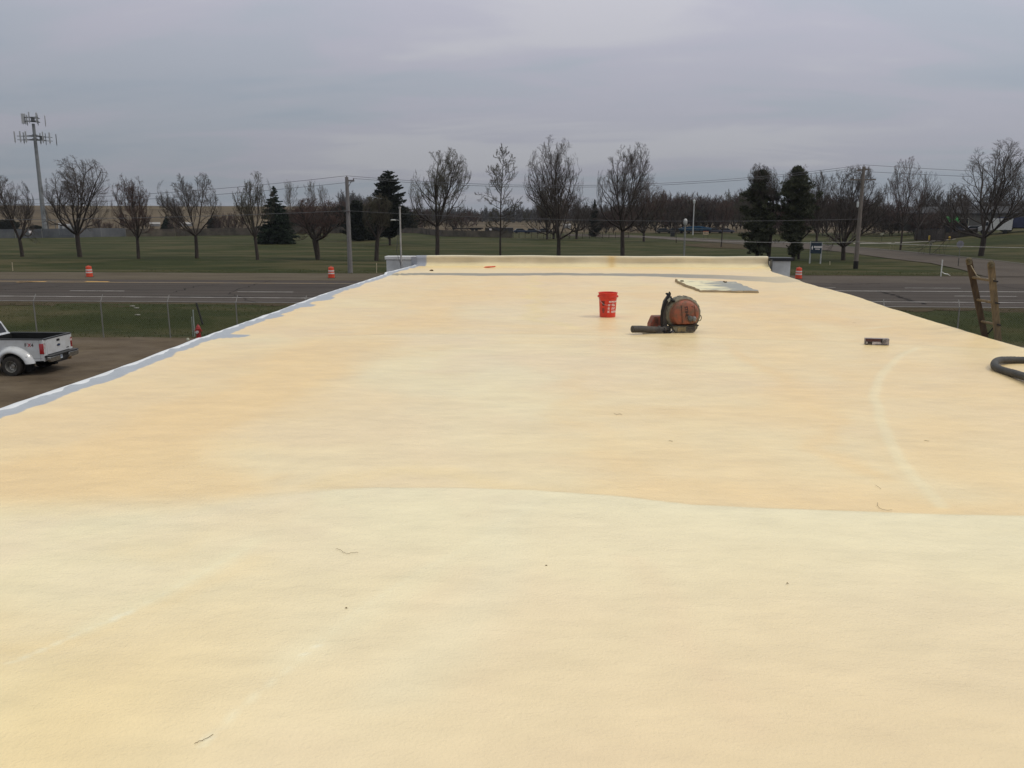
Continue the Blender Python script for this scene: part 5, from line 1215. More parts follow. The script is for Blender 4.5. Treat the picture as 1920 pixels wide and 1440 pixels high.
m = MB(); m.prism([(-1.2, .5), (-1.2, 2.4), (-2.0, 2.3), (-2.5, 1.4), (-3.0, 1.2), (-3.0, .5)], -.95, .95); m.build('cab', mat('far_grey', (.30, .30, .30), .5), c, bevel=.08)
m = MB(); m.prism([(-1.5, 1.5), (-1.5, 2.2), (-1.95, 2.15), (-2.35, 1.5)], -.97, -.94); m.build('window', GL2, c)
for x in (-2.2, 1.3): m = MB(); m.lathe([(0, -1.0), (.42, -1.0), (.42, -.7)], 12, 'Y', (x, 0, .42)); m.build('wheel', TY2, c)
trailer(1907, 434.5, 6.6, 1.9, .75, (.020, .026, .065), 'dark navy semi trailer at the right edge above the grass slope')
# grey hall
p = g(1820, 436); D = 40
base = Vector(ray(1820, 436)); base = Vector((base.x, base.y, 0)).normalized() * (p.xy.length + 28); zb = float(terrain(base.x, base.y)) - .3
hl = thing('grey_hall', 'long low grey hall with dark door openings behind the parked vehicles on the right', 'building', (base.x, base.y, zb), facing(base))
HW = mat('hall_wall', (.115, .110, .102), .8, scale=.5, var=.12); HRf = mat('hall_roof', (.060, .060, .064), .95, scale=.4, spec=.03); HT = mat('hall_trim', (.33, .31, .25), .6)
m = MB(); m.box((6, 0, 2.2), (46, 14, 4.4)); m.build('wall', HW, hl)
m = MB(); m.prism([(-7.4, 4.38), (0, 6.0), (7.4, 4.38), (7.4, 4.1), (-7.4, 4.1)], -17.6, 29.6, 'YZ'); m.build('roof', HRf, hl)
for x, w in ((-10.6, 1.0), (-8.4, 1.0), (-2.0, 2.4), (20.1, 1.0)):
    m = MB(); m.box((x, -7.02, 1.75), (w + .3, .06, 3.1 if w < 2 else 2.8)); f = m.build('door_frame', HT, hl); m = MB(); m.box((x, -7.06, 1.7), (w, .06, 2.7)); m.build('opening', GL2, f)
for i in range(20): m = MB(); m.box((-16 + i * 2.4, -7.03, 2.2), (.12, .05, 4.3)); m.build('wall_rib', HW, hl)
for px, py, w, h, lab in ((1063, 428, 3, 1.2, 'small pale shed roof far behind the double bare tree'), (349, 424, 5, .8, 'low white building far behind the forked bare tree at left'), (291, 424, 3.5, .8, 'small white building far left below the tan hill')):
    p = g(px, py); o = thing('shed', lab, 'shed', p, facing(p)); m = MB(); m.box((0, 0, h / 2), (w, 3, h)); m.build('wall', mat('shed_wall', (.30, .30, .29), .7), o)
    m = MB(); m.prism([(-1.8, h), (0, h + .7), (1.8, h)], -w / 2 - .2, w / 2 + .2, 'YZ'); m.build('roof', mat('shed_roof', (.30, .29, .28), .9), o)
# ================================================================ CELL TOWER AND COMPOUND
b = g(86, 444); b = Vector(ray(86, 444)); b = Vector((b.x, b.y, 0)) * (205 / b.y); b.z = float(terrain(b.x, b.y))
top = up(64, 232, b); H = top.z - b.z
tw = thing('cell_tower', 'tall grey monopole cell tower with two tiers of antennas at far left', 'cell tower', b, facing(b))
TG = mat('tower_steel', (.19, .20, .205), .6, scale=1.5, var=.12); TA_ = mat('antenna_grey', (.33, .34, .35), .5, var=.08, scale=3); TD = mat('tower_dark', (.07, .075, .08), .6)
m = MB(); m.tube([(0, 0, 0), (0, 0, H * .5), (0, 0, H)], [.62, .47, .36], 12); m.build('pole', TG, tw, ang=20)
s1 = F / b.dot(FWD)  # photo pixels per metre there
def tier(zc, xs, hh, half, dep=1.7, ph=0):
    for z in (zc - .45, zc + .45):
        m = MB()
        for k in range(3):
            a = R(90 + 120 * k + ph); c1 = Vector((math.cos(a), math.sin(a), 0)) * dep; t_ = Vector((-math.sin(a), math.cos(a), 0))
            m.tube([c1 - t_ * half * .9 + Vector((0, 0, z)), c1 + t_ * half * .9 + Vector((0, 0, z))], .07, 5); m.tube([Vector((0, 0, z)), c1 + Vector((0, 0, z))], .08, 5)
        m.build('mounting_frame', TD, tw)
    for (x, y, dh, w) in xs:
        m = MB(); m.box((x, y, zc + dh), (w, .28, hh)); m.tube([(x, y + .2, zc + dh - hh * .62), (x, y + .2, zc + dh + hh * .55)], .06, 5); m.build('antenna', TA_ if w > .2 else TD, tw, bevel=.03)
tier(H - 3.4, [(-4.3, -.6, .1, .30), (-3.1, -1.2, .15, .32), (-1.9, -1.6, .15, .36), (1.75, -1.6, .2, .30), (2.35, .9, 0, .16), (3.2, -1.0, .1, .34), (4.65, -.4, -.2, .18), (-2.4, 1.6, .1, .3), (1.2, 1.9, .1, .3)], 2.5, 4.3, 1.6)
tier(H + 1.0, [(-2.15, -.6, .05, .62), (-1.7, .8, .2, .3), (-.75, -.9, .45, .30), (.85, -1.0, .4, .42), (1.05, .6, .1, .2), (2.65, -.3, -.15, .22), (-1.3, .2, -.1, .3)], 2.35, 2.2, 1.2, 20)
m = MB(); m.box((.0, -.7, H + .9), (.85, .5, .8)); m.build('radio_unit', TD, tw); m = MB(); m.box((1.5, -.4, H - 3.4), (1.0, .6, .9)); m.build('radio_unit', TD, tw)
m = MB(); m.tube([(.75, -.1, 0), (.70, -.1, 3.6), (.95, -.1, 4.4), (.6, -.1, 6.5)], .09, 6); m.build('cable_run', TD, tw)
for i, (px, py, w, h, col, lab) in enumerate([(103, 443, 1.2, 2.9, (.44, .44, .44), 'tall white equipment cabinet next to the cell tower foot'), (115, 443, 2.3, 2.7, (.40, .40, .40), 'wide white equipment shelter in the compound'), (127, 443.5, 1.4, 2.3, (.26, .27, .27), 'light grey equipment cabinet at the right of the white shelter'), (136, 443.5, 1.2, 1.7, (.33, .33, .33), 'low pale cabinet behind the spreading bare tree')]):
    p = g(px, py); o = thing('equipment_cabinet', lab, 'cabinet', p + Vector((0, 3.0, 0)), facing(p), 'cabinets in the cell tower compound'); mt = mat('cabinet_%d' % i, col, .5, var=.05)
    m = MB(); m.box((0, 0, h / 2 + .3), (w, 1.2, h)); m.build('body', mt, o, bevel=.04); m = MB(); m.box((0, -.62, h / 2 + .3), (w * .6, .03, h * .6)); m.build('door', mat('cabinet_door', (.20, .21, .22), .5), o)
    m = MB(); m.box((0, 0, .15), (w + .1, 1.3, .3)); m.build('plinth', TD, o)
p = g(92, 444); o = thing('compound_frame', 'dark steel frame beside the foot of the cell tower', 'frame', p + Vector((0, 2, 0)), facing(p)); m = MB()
for x in (-1.0, .6): m.tube([(x, 0, 0), (x, 0, 4.0)], .07, 5)
m.tube([(-1.1, 0, 3.9), (.9, 0, 3.9)], .07, 5); m.tube([(-1.0, 0, 2.9), (.6, 0, 2.9)], .06, 5); m.build('frame', TD, o)
p = g(60, 446.8); o = thing('small_sign', 'small white notice on the slatted fence left of the cell tower', 'sign', p + Vector((0, -.3, 0)), facing(p)); m = MB(); m.box((0, 0, 1.45), (.7, .04, .55)); m.build('plate', WHT, o); m = MB(); m.tube([(-.3, 0, 0), (-.3, 0, 1.5)], .04, 4); m.build('leg', FPc, o)
# ================================================================ TREES
BARK = mat('bark', (0.062, 0.050, 0.042), 0.9, scale=2.2, col2=(0.030, 0.024, 0.021), bump=.4, stretch=(3, 3, .6))
TW = {}
for nm, c in (('grey', (.092, .077, .068)), ('red', (.105, .068, .058)), ('olive', (.100, .089, .061)), ('pale', (.13, .115, .095))):
    TW[nm] = mat('twigs_' + nm, c, .9, scale=.8, col2=tuple(v * .62 for v in c))
PALEB = mat('pale_bark', (0.13, 0.115, 0.095), 0.9, scale=2, col2=(.08, .07, .06))
def tubes(PTS, RAD, s):
    """PTS (n,k,3) polylines, RAD (n,k) radii -> vertices, quads"""
    n, k, _ = PTS.shape
    T = np.empty_like(PTS); T[:, 1:-1] = PTS[:, 2:] - PTS[:, :-2]; T[:, 0] = PTS[:, 1] - PTS[:, 0]; T[:, -1] = PTS[:, -1] - PTS[:, -2]
    T /= np.linalg.norm(T, axis=2, keepdims=True) + 1e-9
    ref = np.where(np.abs(T[:, :1, 2:3]) > .9, np.array([[[1., 0, 0]]]), np.array([[[0, 0, 1.]]]))
    A = np.cross(T, np.broadcast_to(ref, T.shape)); A /= np.linalg.norm(A, axis=2, keepdims=True) + 1e-9; B = np.cross(T, A)
    th = np.arange(s) * 2 * np.pi / s
    V = PTS[:, :, None] + RAD[:, :, None, None] * (A[:, :, None] * np.cos(th)[None, None, :, None] + B[:, :, None] * np.sin(th)[None, None, :, None])
    idx = np.arange(n * k * s).reshape(n, k, s); i2 = np.roll(idx, -1, axis=2)
    Q = np.stack([idx[:, :-1], i2[:, :-1], i2[:, 1:], idx[:, 1:]], -1).reshape(-1, 4)
    return V.reshape(-1, 3), Q
def poly(rs, P, D, L, r, k, trop, wig, taper=.35):
    n = len(P); pts = np.empty((n, k + 1, 3)); pts[:, 0] = P; d = D.copy()
    for i in range(k):
        d = d + np.array([0, 0, trop]) + rs.normal(0, wig, (n, 3)); d /= np.linalg.norm(d, axis=1, keepdims=True)
        pts[:, i + 1] = pts[:, i] + d * (L / k)[:, None]
    t = np.linspace(0, 1, k + 1); return pts, r[:, None] * (1 - (1 - taper) * t[None])
def spawn(rs, pts, rad, L, c, t0, ang, ratio, prof, rr=.55, t1=1.0):
    """c children along every branch"""
    n, k1, _ = pts.shape; k = k1 - 1
    t = t0 + (t1 - t0) * (np.arange(c)[None] + rs.uniform(.1, .9, (n, c))) / c; t = np.clip(t, 0, .999)
    i = np.minimum((t * k).astype(int), k - 1); f = t * k - i; ar = np.arange(n)[:, None]
    P = pts[ar, i] * (1 - f)[..., None] + pts[ar, i + 1] * f[..., None]; T = pts[ar, i + 1] - pts[ar, i]; T /= np.linalg.norm(T, axis=2, keepdims=True) + 1e-9
    rd = rad[ar, i] * (1 - f) + rad[ar, i + 1] * f
    q = rs.normal(0, 1, (n, c, 3)); q -= T * (q * T).sum(2, keepdims=True); q /= np.linalg.norm(q, axis=2, keepdims=True) + 1e-9
    a = ang * rs.uniform(.7, 1.3, (n, c)); D = T * np.cos(a)[..., None] + q * np.sin(a)[..., None]
    Lc = L[:, None] * ratio * prof(t) * rs.uniform(.7, 1.25, (n, c))
    return P.reshape(-1, 3), D.reshape(-1, 3), Lc.ravel(), (rd * rr).ravel()
def make_tree(seed, style='vase', fork=.25, spread=.55, limbs=5, counts=(9, 6, 6, 7), r0=.020, wig=.085, trop=.075, tw=.0011, lobes=None):
    """unit-height tree: (trunk verts, quads), (twig verts, quads)"""
    rs = np.random.RandomState(seed); tv = []; tq = []; cv = []; cq = []
    def put(V, Q, a, b): o = sum(len(x) for x in a); a.append(V); b.append(Q + o)
    down = lambda t: 1.10 - .62 * t
    if style == 'leader':
        P = np.array([[0, 0, -.01]]); pts, rad = poly(rs, P, np.array([[0, 0, 1.]]), np.array([.98]), np.array([r0]), 12, .06, .035, .15); put(*tubes(pts, rad, 8), tv, tq)
        c = limbs * 5; t = fork + (1 - fork) * (np.arange(c) + rs.uniform(0, 1, c)) / c; k = 12; i = np.minimum((t * k).astype(int), k - 1); f = (t * k - i)[:, None]
        P1 = pts[0, i] * (1 - f) + pts[0, i + 1] * f; az = rs.uniform(0, 2 * np.pi, c) + np.arange(c) * 2.4; inc = np.radians(np.interp(t, [fork, 1], [88, 35])) * rs.uniform(.85, 1.15, c)
        D1 = np.stack([np.cos(az) * np.sin(inc), np.sin(az) * np.sin(inc), np.cos(inc)], -1); L1 = spread * .5 * np.interp(t, [0, fork, fork + .15, .6, 1], [.3, .5, 1.0, .95, .2]) * rs.uniform(.7, 1.15, c); r1 = np.interp(t, [0, 1], [r0 * .38, r0 * .15])
        k1 = 5
    else:
        P = np.array([[0, 0, -.01]]); pts, rad = poly(rs, P, np.array([[rs.normal(0, .03), rs.normal(0, .03), 1.]]), np.array([fork + .01]), np.array([r0 * 1.12]), 5, .02, .03, .80); put(*tubes(pts, rad, 10), tv, tq)
        c = limbs; t = rs.uniform(.86, 1.0, c); t[0] = .999; P1 = pts[0, -1] * t[:, None] + pts[0, -2] * (1 - t)[:, None] - np.array([0, 0, .004]); az = np.arange(c) * 2.4 + rs.normal(0, .25, c) + seed
        inc = np.radians(np.concatenate([[rs.uniform(3, 10)], rs.permutation(np.linspace(14, 70, c - 1) + rs.uniform(-5, 5, c - 1))])) * (spread / .6) ** .6; inc = np.minimum(inc, 1.3)
        D1 = np.stack([np.cos(az) * np.sin(inc), np.sin(az) * np.sin(inc), np.cos(inc)], -1); L1 = (1 - fork) * np.interp(inc, [0, .35, .8, 1.25], [.80, .90, .86, .72]) * rs.uniform(.86, 1.02, c); r1 = r0 * rs.uniform(.38, .60, c)
        k1 = 8
    pts, rad = poly(rs, P1, D1, L1, r1, k1, trop, wig * .9, .22); put(*tubes(pts, rad, 6), tv, tq); L = L1
    ks = (6, 4, 3, 2, 1); sides = (5, 4, 3, 3, 3); angs = (.72, .72, .66, .6, .6); rat = (.58, .56, .56, .58, .6); wgs = (wig, wig * 1.1, wig, wig, wig)
    if style == 'leader': rat = (.55, .55, .55, .58, .6); counts = (max(3, counts[0] - 4),) + counts[1:]
    for lv, c in enumerate(counts):
        P, D, L2, r = spawn(rs, pts, rad, L, c, .18 if lv == 0 else .15, angs[lv], rat[lv], down, .62)
        r = np.maximum(r, tw * (2.6, 1.5, .85, .52, .42)[lv])
        pts, rad = poly(rs, P, D, L2, r, ks[lv], trop * (1.2, 1.1, .9, .7, .5)[lv], wgs[lv], .45); rad = np.maximum(rad, tw * .36); L = L2
        V, Q = tubes(pts, rad, sides[lv]); put(V, Q, *((tv, tq) if lv == 0 else (cv, cq)))
    TV = np.concatenate(tv); CV = np.concatenate(cv); zt = np.percentile(CV[:, 2], 99.3); TV[:, 2] /= zt; CV[:, 2] /= zt
    return TV, np.concatenate(tq), CV, np.concatenate(cq)
def fit(tr, base, H, wl, wr, forkfrac, skew=True, round_=True):
    """scale a unit tree so the crown spans from wl to wr metres along the camera's right axis"""
    TV, TQ, CV, CQ = tr; u = CV[:, 0] * RGT.x + CV[:, 1] * RGT.y; lo, hi = np.percentile(u, [2.0, 98.0])
    sc = (wr - wl) / (hi - lo) * (1.14 if round_ else 1); mid = (wl + wr) / 2 - (hi + lo) / 2 * sc; out = []
    for V in (TV, CV):
        V = V.copy(); k = smooth(forkfrac * .6, 1.0, V[:, 2]) if skew else 0
        w = np.clip(V[:, 2] / max(.05, forkfrac), 0, 1); s2 = sc * w + min(sc, H) * (1 - w)
        V[:, 0] *= s2; V[:, 1] *= s2; V[:, 0] += RGT.x * mid * k; V[:, 1] += RGT.y * mid * k; V[:, 2] *= H
        if round_:      # rein stray leaders in, so the crown has the rounded outline of an open-grown tree
            a_ = (wr - wl) / 2; zc = H * (.5 + .5 * forkfrac); b_ = H - zc; cx = RGT.x * mid * .75; cy = RGT.y * mid * .75
            dx, dy, dz = V[:, 0] - cx, V[:, 1] - cy, V[:, 2] - zc
            ee = np.sqrt((dx / a_) ** 2 + (dy / a_) ** 2 + (np.maximum(dz, 0) / b_) ** 2 + (np.minimum(dz, 0) / (b_ * 1.6)) ** 2)
            f_ = np.where(ee > .78, (.78 + .24 * (1 - np.exp(-(ee - .78) / .24))) / np.maximum(ee, .01), 1)
            wz = smooth(forkfrac * H, forkfrac * H + .25 * b_, V[:, 2]); f_ = 1 + (f_ - 1) * wz
            V[:, 0] = cx + dx * f_; V[:, 1] = cy + dy * f_; V[:, 2] = zc + dz * f_
        out.append(V)
    return out[0], TQ, out[1], CQ
def tree(lab, px, py, top, xl, xr, fy=None, style='vase', seed=1, twig='grey', base=None, name='bare_tree', grp=None, bark=None, nb=None, **kw):
    b = base or g(px, py); t = up(px, top, b); H = t.z - b.z; ym = (py + top) / 2
    wl = (up(xl, ym, b) - b).dot(RGT); wr = (up(xr, ym, b) - b).dot(RGT)
    fk = kw.pop('fork', None) or max(.06, (py - fy) / (py - top) if fy else .25)
    H0 = H; kw.setdefault('r0', .235 / H); kw.setdefault('tw', .0115 / H)
    tr = make_tree(seed, style, fk, kw.pop('spread', .6), **kw)
    TV, TQ, CV, CQ = fit(tr, b, H * (1.06 if style == 'vase' else 1), wl, wr, fk, round_=style == 'vase')
    o = thing(name, lab, 'tree', b, 0, grp or 'bare trees on the lawn')
    npmesh('trunk', TV, TQ, bark or BARK, o, smooth_=True); npmesh('crown', CV, CQ, TW[twig], o)
    return o
tree('slim bare tree at the far left edge with several upright limbs', 42, 481, 330, -12, 76, 452, seed=11, limbs=6, twig='grey')
tree('large spreading bare tree right of the cell tower, forking low', 150, 482, 293, 80, 210, 441, seed=12, limbs=7, spread=.8, twig='grey', r0=.020)
tree('rounded bare tree with reddish low twigs, third from the left', 260, 485, 328, 215, 292, 448, seed=13, limbs=7, twig='red', counts=(9, 6, 6, 7))
tree('wide double crowned bare tree forking low, fourth from the left', 369, 484, 321, 298, 418, 443, seed=14, limbs=7, spread=.7, twig='grey', counts=(9, 6, 6, 7), r0=.021)
tree('bare tree with two upper lobes touching the dark spruce', 483, 487, 325, 438, 516, 447, seed=15, limbs=6, twig='olive')
tree('bare tree with a dense low brown crown right of the dark spruce', 596, 487, 372, 545, 655, 452, seed=16, limbs=7, spread=.8, twig='red', counts=(9, 6, 6, 7))
tree('small dense bare tree just left of the service mast', 706, 489, 366, 676, 738, 450, seed=17, limbs=6, twig='olive', counts=(9, 6, 6, 7))
tree('tall bare tree with two high lobes left of centre behind the parapet', 820, 487, 281, 754, 878, 425, seed=28, limbs=8, spread=.75, twig='olive', counts=(9, 6, 6, 7), r0=.021)
tree('narrow conical bare tree with one central leader behind the parapet', 938, 487, 271, 914, 976, None, 'leader', 19, 'olive', fork=.22, spread=.62, limbs=6, counts=(9, 5, 5, 3), r0=.0125, wig=.12)
tree('tallest bare tree in the centre with twin crowns', 1047, 487, 259, 984, 1100, 448, seed=22, limbs=7, spread=.6, twig='grey', counts=(9, 6, 6, 7), r0=.019)
tree('broad crowned bare tree right of centre behind the parapet', 1167, 488, 272, 1104, 1224, 432, seed=31, limbs=8, spread=.65, twig='grey', counts=(9, 6, 6, 7), r0=.021)
tree('dense bushy bare tree behind the foot of the twin crowned tree, left trunk', 1026, 449, 352, 975, 1062, 440, seed=41, limbs=8, twig='olive', counts=(9, 6, 6, 2), tw=.0016, grp='bare trees behind the fence line')
tree('dense reddish bare tree behind the twin crowned tree, right trunk', 1038, 448, 348, 1000, 1088, 440, seed=42, limbs=8, twig='red', counts=(9, 6, 6, 2), tw=.0016, grp='bare trees behind the fence line')
tree('small leaning bare tree right of the twin crowned tree', 1081, 448, 370, 1062, 1125, 436, seed=43, limbs=6, twig='grey', counts=(7, 6, 6, 2), grp='bare trees behind the fence line')
tree('dense reddish bare tree right of the broad crowned tree', 1207, 453, 335, 1168, 1248, 438, seed=44, limbs=8, twig='red', counts=(9, 6, 6, 7), grp='bare trees behind the fence line')
tree('thin young bare tree left of the grey lamp post', 1268, 455.5, 372, 1240, 1292, 436, seed=45, limbs=6, twig='grey', counts=(7, 6, 5, 2), r0=.008)
tree('thin leaning bare tree left of the first pine', 1352, 463.5, 368, 1325, 1385, 432, seed=46, limbs=6, twig='red', counts=(8, 6, 5, 2), r0=.011)
tree('tall upright bare tree just behind the first pine', 1441, 486, 308, 1400, 1468, 420, seed=47, limbs=8, spread=.4, twig='grey', counts=(9, 6, 6, 7), wig=.05)
tree('dense brown bare tree around the second pine', 1497, 486, 312, 1452, 1532, 452, seed=48, limbs=9, spread=.5, twig='red', counts=(9, 6, 6, 7))
tree('bare tree with fine upright twigs right of the second pine', 1530, 470, 320, 1500, 1566, 440, seed=49, limbs=8, spread=.5, twig='grey', counts=(10, 7, 6, 2), wig=.06)
tree('big bare tree forking near the ground left of the brown utility pole', 1581, 488, 310, 1535, 1668, 463, seed=50, limbs=9, spread=.62, twig='grey', counts=(9, 6, 6, 7), r0=.022)
tree('crooked dark bare tree forking low beside the small yellow board', 1688, 469, 297, 1655, 1733, 428, seed=51, limbs=6, twig='red', wig=.17, counts=(9, 6, 6, 7), r0=.016)
tree('smaller bare tree behind the brown enclosure', 1718, 451, 322, 1700, 1768, 425, seed=52, limbs=6, twig='grey', counts=(8, 7, 6, 2), grp='bare trees on the right')
tree('bare tree above the yellow bollards', 1783, 447, 345, 1752, 1832, 428, seed=53, limbs=7, twig='grey', counts=(8, 7, 6, 2), grp='bare trees on the right')
tree('largest bare tree at the right, forked low with far reaching limbs', 1839, 480, 268, 1745, 1932, 445, seed=60, limbs=8, spread=.85, twig='grey', counts=(9, 6, 6, 7), r0=.021)
tree('dark bare tree at the extreme right edge', 1945, 455, 330, 1905, 1990, 430, seed=55, limbs=7, twig='grey', counts=(8, 7, 5, 2), grp='bare trees on the right')
# prototypes for the background rows (shared meshes)
protos = []
def proto(seed, twig, bark=None, **kw):
    TV, TQ, CV, CQ = make_tree(seed, kw.pop('style', 'vase'), **kw)
    u = np.hypot(CV[:, 0], CV[:, 1]); s_ = .5 / np.percentile(u, 98)
    for V in (TV, CV): V[:, :2] *= s_ * np.clip(V[:, 2:3] / kw.get('fork', .2), .45, 1)
    def me(n, V, Q, m):
        o = npmesh(n, V, Q, m, smooth_=False); me_ = o.data; bpy.data.objects.remove(o); return me_
    protos.append((me('trunk', TV, TQ, bark or BARK), me('crown', CV, CQ, TW[twig])))
proto(101, 'red', fork=.07, limbs=7, counts=(8, 6, 5, 2), tw=.0030, wig=.07, spread=.5)
proto(102, 'grey', fork=.09, limbs=7, counts=(8, 6, 5, 2), tw=.0030, wig=.08, spread=.5)
proto(103, 'olive', fork=.06, limbs=8, counts=(8, 6, 5, 2), tw=.0030, wig=.06, spread=.5)
proto(104, 'pale', PALEB, fork=.35, limbs=5, counts=(7, 6, 5, 2), tw=.0013, wig=.09, spread=.5)
proto(105, 'red', fork=.06, limbs=9, counts=(7, 6, 5, 2), tw=.0036, wig=.09, spread=.7)
def bg(px, py, top, w_px, k, lab, grp, dy=0):
    b = g(px, py)
    if dy: b = Vector((b.x * (1 + dy / b.y), b.y + dy, 0)); b.z = float(terrain(b.x, b.y))
    t = up(px, top, b); H = t.z - b.z; w = w_px / F * b.dot(FWD)
    rs = random.Random(int(px * 7 + top)); o = thing('bare_tree', lab, 'tree', b, rs.uniform(0, 6.28), grp); o.scale = (w, w, H)
    for nm, me_ in zip(('trunk', 'crown'), protos[k]):
        c = bpy.data.objects.new(nm, me_); C.objects.link(c); c.parent = o
    return o
rs = random.Random(77)
HUE = {0: 'reddish', 1: 'grey', 2: 'olive', 3: 'pale', 4: 'bushy brown'}
SEEN = set()
def lab_(px, top, ref, k, anchors):
    s = lab0_(px, top, ref, k, anchors)
    for extra in ('', ', its nearer twin', ', its slimmer neighbour', ', its smaller neighbour'):
        if s + extra not in SEEN: SEEN.add(s + extra); return s + extra
    return s
def lab0_(px, top, ref, k, anchors):
    return ('tall ' if top < ref else 'low ') + HUE[k] + ' background tree ' + next(w for lim, w in anchors if px < lim)
A1 = [(1165, 'just behind the broad crowned tree'), (1200, 'right of the broad crowned tree'), (1232, 'further left than the rubbish bin'), (1262, 'behind the rubbish bin'), (1290, 'behind the grey lamp post'), (1312, 'behind the slim white lamp post'), (1340, 'behind the cream site sign'), (1370, 'behind the thin leaning tree'), (9999, 'just left of the first pine')]
A2 = [(1450, 'behind the first pine'), (1485, 'between the two pines'), (1520, 'behind the second pine'), (1550, 'behind the dark blue sign'), (1585, 'behind the big low forking tree'), (1620, 'behind the brown utility pole'), (1660, 'left of the small yellow board'), (1700, 'behind the crooked dark tree'), (1735, 'left of the brown enclosure'), (9999, 'above the brown enclosure')]
A3 = [(560, 'just right of the broad spruce'), (590, 'left of the low brown crowned tree'), (620, 'behind the low brown crowned tree'), (650, 'left of the grey utility pole'), (690, 'right of the grey utility pole'), (730, 'behind the small dense tree'), (9999, 'beside the tall narrow conifer')]
for i, px in enumerate(np.linspace(1130, 1415, 46)):
    ref = float(np.interp(px, [1150, 1240, 1300, 1350, 1390, 1410], [392, 360, 366, 370, 352, 350])); tp = ref + rs.uniform(-5, 12); kk = rs.choice([0, 0, 1, 2, 0, 4])
    bg(px + rs.uniform(-5, 5), rs.choice([430, 433, 435, 437]), tp, rs.uniform(44, 72), kk, lab_(px, tp, ref + 3.5, kk, A1), 'bare trees in the row behind the side street')
for i, px in enumerate(np.linspace(1420, 1770, 40)):
    ref = float(np.interp(px, [1425, 1500, 1560, 1640, 1700, 1770], [385, 372, 368, 378, 392, 396])); tp = ref + rs.uniform(-6, 12); kk = rs.choice([0, 1, 4, 0])
    bg(px + rs.uniform(-6, 6), rs.choice([437, 440, 443]), tp, rs.uniform(44, 72), kk, lab_(px, tp, ref + 3, kk, A2), 'bare trees in the right hand thicket')
for i, px in enumerate(np.linspace(530, 770, 34)):
    ref = float(np.interp(px, [530, 600, 640, 700, 770], [385, 384, 378, 376, 392])); tp = ref + rs.uniform(-4, 12); kk = rs.choice([0, 4, 2, 0])
    bg(px + rs.uniform(-4, 4), rs.choice([435.5, 434, 432.5]), tp, rs.uniform(42, 64), kk, lab_(px, tp, ref + 4, kk, A3), 'bare trees in the left hand thicket')
for px, top, w, lab in ((547, 338, 36, 'pale bare tree rising above the thicket, left of three'), (588, 337, 32, 'pale bare tree rising above the thicket, middle of three'), (611, 346, 32, 'pale bare tree rising above the thicket, right of three')):
    bg(px, 434, top, w, 3, lab, 'pale bare trees above the left thicket')
for px, w in ((765, 'touching the narrow conifer'), (778, 'just right of the narrow conifer'), (792, 'midway between narrow conifer and lobed tree'), (806, 'left of the lobed tree trunk'), (838, 'right of the lobed tree trunk'), (852, 'under the right limbs of the lobed tree'), (868, 'left of the flatbed trailer')): bg(px + rs.uniform(-3, 3), 434, rs.uniform(388, 402), rs.uniform(34, 50), rs.choice([0, 1, 4]), 'brown bare tree behind the wooden fence, ' + w, 'bare trees behind the wooden fence')
for px, w in ((185, 'right of the spreading tree'), (205, 'above the end of the slatted fence'), (232, 'left of the third tree'), (250, 'behind the third tree, left side'), (275, 'behind the third tree, right side'), (330, 'beside the small spruce'), (410, 'right of the fourth tree'), (425, 'between fourth and fifth trees'), (440, 'left of the fifth tree'), (455, 'under the left limb of the fifth tree')): bg(px, 437, rs.uniform(398, 418), rs.uniform(24, 40), 4, 'low bare shrub below the tan hill, ' + w, 'shrubs behind the left fence')
bg(877, 425, 394, 34, 4, 'reddish lone shrub in the tan field by the flatbed trailer', 'shrubs in the tan field'); bg(893, 425, 398, 30, 0, 'second reddish shrub in the tan field', 'shrubs in the tan field')
for px, w in ((1095, 'right of the twin crowned tree'), (1108, 'left of the small pointed evergreen'), (1122, 'right of the small pointed evergreen'), (1136, 'under the left limbs of the broad crowned tree'), (1150, 'beside the trunk of the broad crowned tree')): bg(px, 440, rs.uniform(380, 396), rs.uniform(36, 54), rs.choice([0, 1]), 'dark background bare tree ' + w, 'bare trees in the centre gap')
for px, w in ((1730, 'at its left end'), (1752, 'above the two blue cars'), (1800, 'above the green load'), (1850, 'right of the largest forked tree trunk'), (1885, 'above the white box truck'), (1915, 'above the navy trailer')): bg(px, 426, rs.uniform(350, 368), rs.uniform(40, 60), 1, 'grey bare tree behind the grey hall, ' + w, 'bare trees behind the hall', 60)

# ---- conifers
NEED = {'spruce': mat('spruce_needles', (.026, .040, .024), .85, scale=1.5, col2=(.012, .020, .013)), 'pine': mat('pine_needles', (.080, .084, .048), .85, scale=1.2, col2=(.034, .038, .024)),
        'yew': mat('dark_needles', (.026, .032, .020), .8, scale=1.2, col2=(.012, .015, .010))}
def cards(rs, C_, D_, size, aspect=.35):
    """needle sprays: one thin triangle-pair per point, along D_"""
    n = len(C_); D_ = D_ / (np.linalg.norm(D_, axis=1, keepdims=True) + 1e-9); q = rs.normal(0, 1, (n, 3)); q -= D_ * (q * D_).sum(1, keepdims=True); q /= np.linalg.norm(q, axis=1, keepdims=True) + 1e-9
    s = (size * rs.uniform(.6, 1.3, n))[:, None]; a = C_ - D_ * s * .5; b = C_ + D_ * s * .5
    V = np.stack([a, C_ + q * s * aspect * .5, b, C_ - q * s * aspect * .5], 1).reshape(-1, 3); Q = np.arange(n * 4).reshape(n, 4); return V, Q
